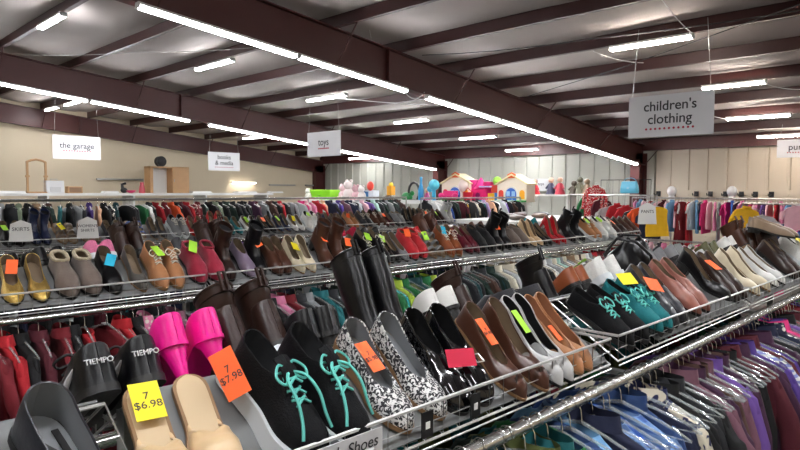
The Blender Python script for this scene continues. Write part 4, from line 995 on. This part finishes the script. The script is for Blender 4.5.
thingp('straw_hat', 388, TZ, [('crown', MB().lathe([(.17,.0),(.15,.12),(.05,.16)]), '#6b5136'), ('brim', MB().lathe([(.34,0),(.34,.02),(.1,.03)]), '#4a3828')], 'brown wide-brimmed hat on the toy shelf', 'hat')
thingp('toy_block', 391, TZ+.16, [('block', MB().box((-.09,-.08,0),(.09,.08,.26)), '#e8a428'), ('cap', MB().ball((0,0,.3), .07, 8), '#f0d040')], 'small yellow toy figure behind the brown hat')
q = MB(); q.tube([(.0+.2*cos(a), 0, .26+.26*sin(a)) for a in [rad(-50+28*i) for i in range(11)]], .035, 8)
thingp('toy_mirror', 414, TZ, [('frame', q, '#2a2a2e'), ('base', MB().box((-.16,-.06,0),(.16,.06,.05)), '#2a2a2e')], 'black arched frame standing on the toy shelf')
thingp('toy_dinosaur', 407, TZ, [('body', MB().ball((0,0,.12), .16, 12, sc=(1.3,.7,.8)), '#1e7a3c'), ('head', MB().ball((.2,0,.22), .07, 10), '#1e7a3c'), ('leg', MB().tube([(-.08,0,.08),(-.08,0,0)], .04), '#1e7a3c'), ('leg', MB().tube([(.08,0,.08),(.08,0,0)], .04), '#1e7a3c')], 'green toy animal beside the black arched frame')
thingp('toy_bottle', 421, TZ, [('bottle', MB().lathe([(.07,0),(.08,.3),(.05,.42),(.03,.5),(.03,.6)]), '#2c9cd8'), ('cap', MB().lathe([(.035,.6),(.035,.66),(.01,.67)]), '#48b4e4')], 'tall blue plastic bottle on the toy shelf')
thingp('toy_tree', 434, TZ, [('trunk', MB().lathe([(.06,0),(.05,.35)]), '#3cb0d8'), ('crown', MB().ball((0,0,.45), .15, 12), '#58c4e0'), ('branch', MB().ball((-.14,0,.34), .09, 8), '#48b8dc')], 'sky blue toy tree beside the cream playhouse')
thingp('toy_doll', 427, TZ, [('dress', MB().lathe([(.12,0),(.04,.24)]), '#c05088'), ('head', MB().ball((0,0,.3), .06, 10), '#d8a888')], 'small doll in a pink dress between blue bottle and blue tree')
# low figurine shelf
fs = empty('figurine_shelf', (0,13.3,0)); MB().box((-9.3,-.2,1.62),(-7.4,.2,1.66)).build('shelf_top', white_m, fs, smooth=False)
for x in (-9.25,-7.45): MB().box((x-.02,-.18,0),(x+.02,.18,1.62)).build('side_panel', white_m, fs, smooth=False)
tag(fs, 'narrow white shelf of small figures before the back wall', 'shelf')
for i, (px, hx, h_, nm) in enumerate(((535,'#b82430',.30,'red and white doll'),(551,'#3c3c54',.34,'dark upright figure'),(560,'#a83040',.34,'red upright figure'),(574,'#4c4438',.26,'brown figure'),(580,'#6c6c58',.34,'olive figure'),(587,'#8c7860',.30,'tan figure'))):
    x = Xy(px, 13.3)
    o = empty('figurine', (x, 13.3, 1.66)); pobj(MB().lathe([(.13,0),(.11,.05),(.05,h_*.8)]), 'body', hx, o); pobj(MB().ball((0,0,h_), .07, 10), 'head', '#caa48c' if i < 3 else hx, o)
    for s in (-1, 1): pobj(MB().tube([(s*.05,0,h_*.7),(s*.12,-.04,h_*.4)], .025), 'arm', hx, o)
    tag(o, f'{nm} on the narrow white shelf', 'figurine', 'figures on the narrow shelf')
# white table
tb = empty('display_table', (-6.9,10.9,0)); MB().box((-.75,-1.6,1.12),(.75,1.5,1.20)).build('tabletop', white_m, tb, smooth=False)
for sx in (-.68,.68):
    for sy in (-1.5,1.4): MB().box((sx-.03,sy-.03,0),(sx+.03,sy+.03,1.12)).build('leg', white_m, tb, smooth=False)
tag(tb, 'white-topped display table beyond the third shoe rack', 'table')
for i, (dx, dy, hx) in enumerate(((-.2,-.6,'#3c3430'),(.1,0,'#6a5548'),(-.3,.7,'#2c2a2a'),(.2,1.2,'#8c6c58'),(-.5,.2,'#4c3c34'),(.3,-1.1,'#58504a'))):
    o = MB().ball((0,0,.05), .14, 12, sc=(1.3,.9,.4)).build('folded_purse', plast); o.color = lin(hx); o.location = (-6.9+dx, 10.9+dy, 1.20)
    tag(o, f'{ordw(i)} small dark pouch lying along the white-topped table', 'pouch', 'pouches on the white table')
# grid panel with blue bag
gp = empty('grid_panel', (-6.3,13.7,0)); q = MB()
q.tube([(-.62,0,1.2),(.55,0,1.2),(.55,0,2.0),(-.62,0,2.0)], .012, 5, closed=True); gp_f = q.build('frame', darkmetal, gp)
q = MB()
for i in range(1, 8): q.tube([(-.62+i*.146,0,1.2),(-.62+i*.146,0,2.0)], .004, 4)
q.build('grid_wires', darkmetal, gp)
for s in (-.6,.53): MB().tube([(s,0,.02),(s,0,1.2)], .015, 6).build('leg', darkmetal, gp)
tag(gp, 'black wire grid panel standing behind the red coats', 'panel')
o = bag('handbag', (-6.12,13.45,1.70), (.42,.16,.26), '#58b8d8', 'light blue bag with pointed top hung on the black grid panel', 0)
# slat wall with hooks
sl = empty('slat_panel', (-4.5,19.0,0)); q = MB()
for i in range(12): q.box((-3.3,0,.0+i*.15),(4.5,.03,.0+i*.15+.135))
q.build('slats', corr2, sl, smooth=False); tag(sl, 'cream slatted display panel along the back wall behind the pink clothes', 'panel')
for i, px in enumerate((659,674,697,711,726,742,756,772)):
    x = Xy(px, 19.0)
    o = empty('display_hook', (x,18.97,1.66)); MB().tube([(0,0,0),(0,-.3,-.02),(0,-.32,.04)], .012, 6).build('arm', darkmetal, o); MB().box((-.06,-.02,-.06),(.06,.01,.09)).build('plate', darkmetal, o, smooth=False)
    tag(o, f'black display hook on the slatted panel, {ordw(i)} along from the roof column', 'hook', 'hooks on the slatted panel')
for i, x in enumerate((-5.55,-4.3)):
    o = empty('mannequin_bust', (x,14.35,1.62)); pobj(MB().ball((0,0,.13), .10, 14, sc=(1,1,1.15)), 'head', '#d8d8d8', o); pobj(MB().lathe([(.07,-.1),(.06,.05)]), 'neck', '#d8d8d8', o); pobj(MB().tube([(0,0,-1.6),(0,0,-.1)], .02), 'pole', '#c0c0c0', o)
    tag(o, 'white rounded display head above the pink clothes, '+('beside the column' if i == 0 else 'the farther one out from the column'), 'display head', 'white display heads')
# ------------------------------------------------------------------ camera, world, render look
cam = bpy.data.cameras.new('camera'); co = bpy.data.objects.new('camera', cam); COL.objects.link(co)
cam.sensor_width = 36; cam.lens = F/800*36; cam.clip_start = .05; cam.clip_end = 200
Mx = Matrix((( r2.x, u2.x, -fw.x, 0), (r2.y, u2.y, -fw.y, 0), (r2.z, u2.z, -fw.z, 1.75), (0,0,0,1)))
co.matrix_world = Mx
sc = bpy.context.scene; sc.camera = co
w_ = bpy.data.worlds.new('world'); sc.world = w_; w_.use_nodes = True
w_.node_tree.nodes['Background'].inputs[0].default_value = (.9,.92,1,1); w_.node_tree.nodes['Background'].inputs[1].default_value = .2
sc.view_settings.view_transform = 'Standard'; sc.view_settings.look = 'None'; sc.view_settings.exposure = 0.85; sc.view_settings.gamma = 1
dups = {k: v for k, v in LABELS.items() if len(v) > 1}
print('DUP', len(dups), list(dups.items())[:6]); print('N', len(COL.objects), 'hangers', hcount[0], 'shoes', len(shoe_reg))
long_ = [k for k in LABELS if len(k.split()) > 16]; print('LONG', len(long_), long_[:12])
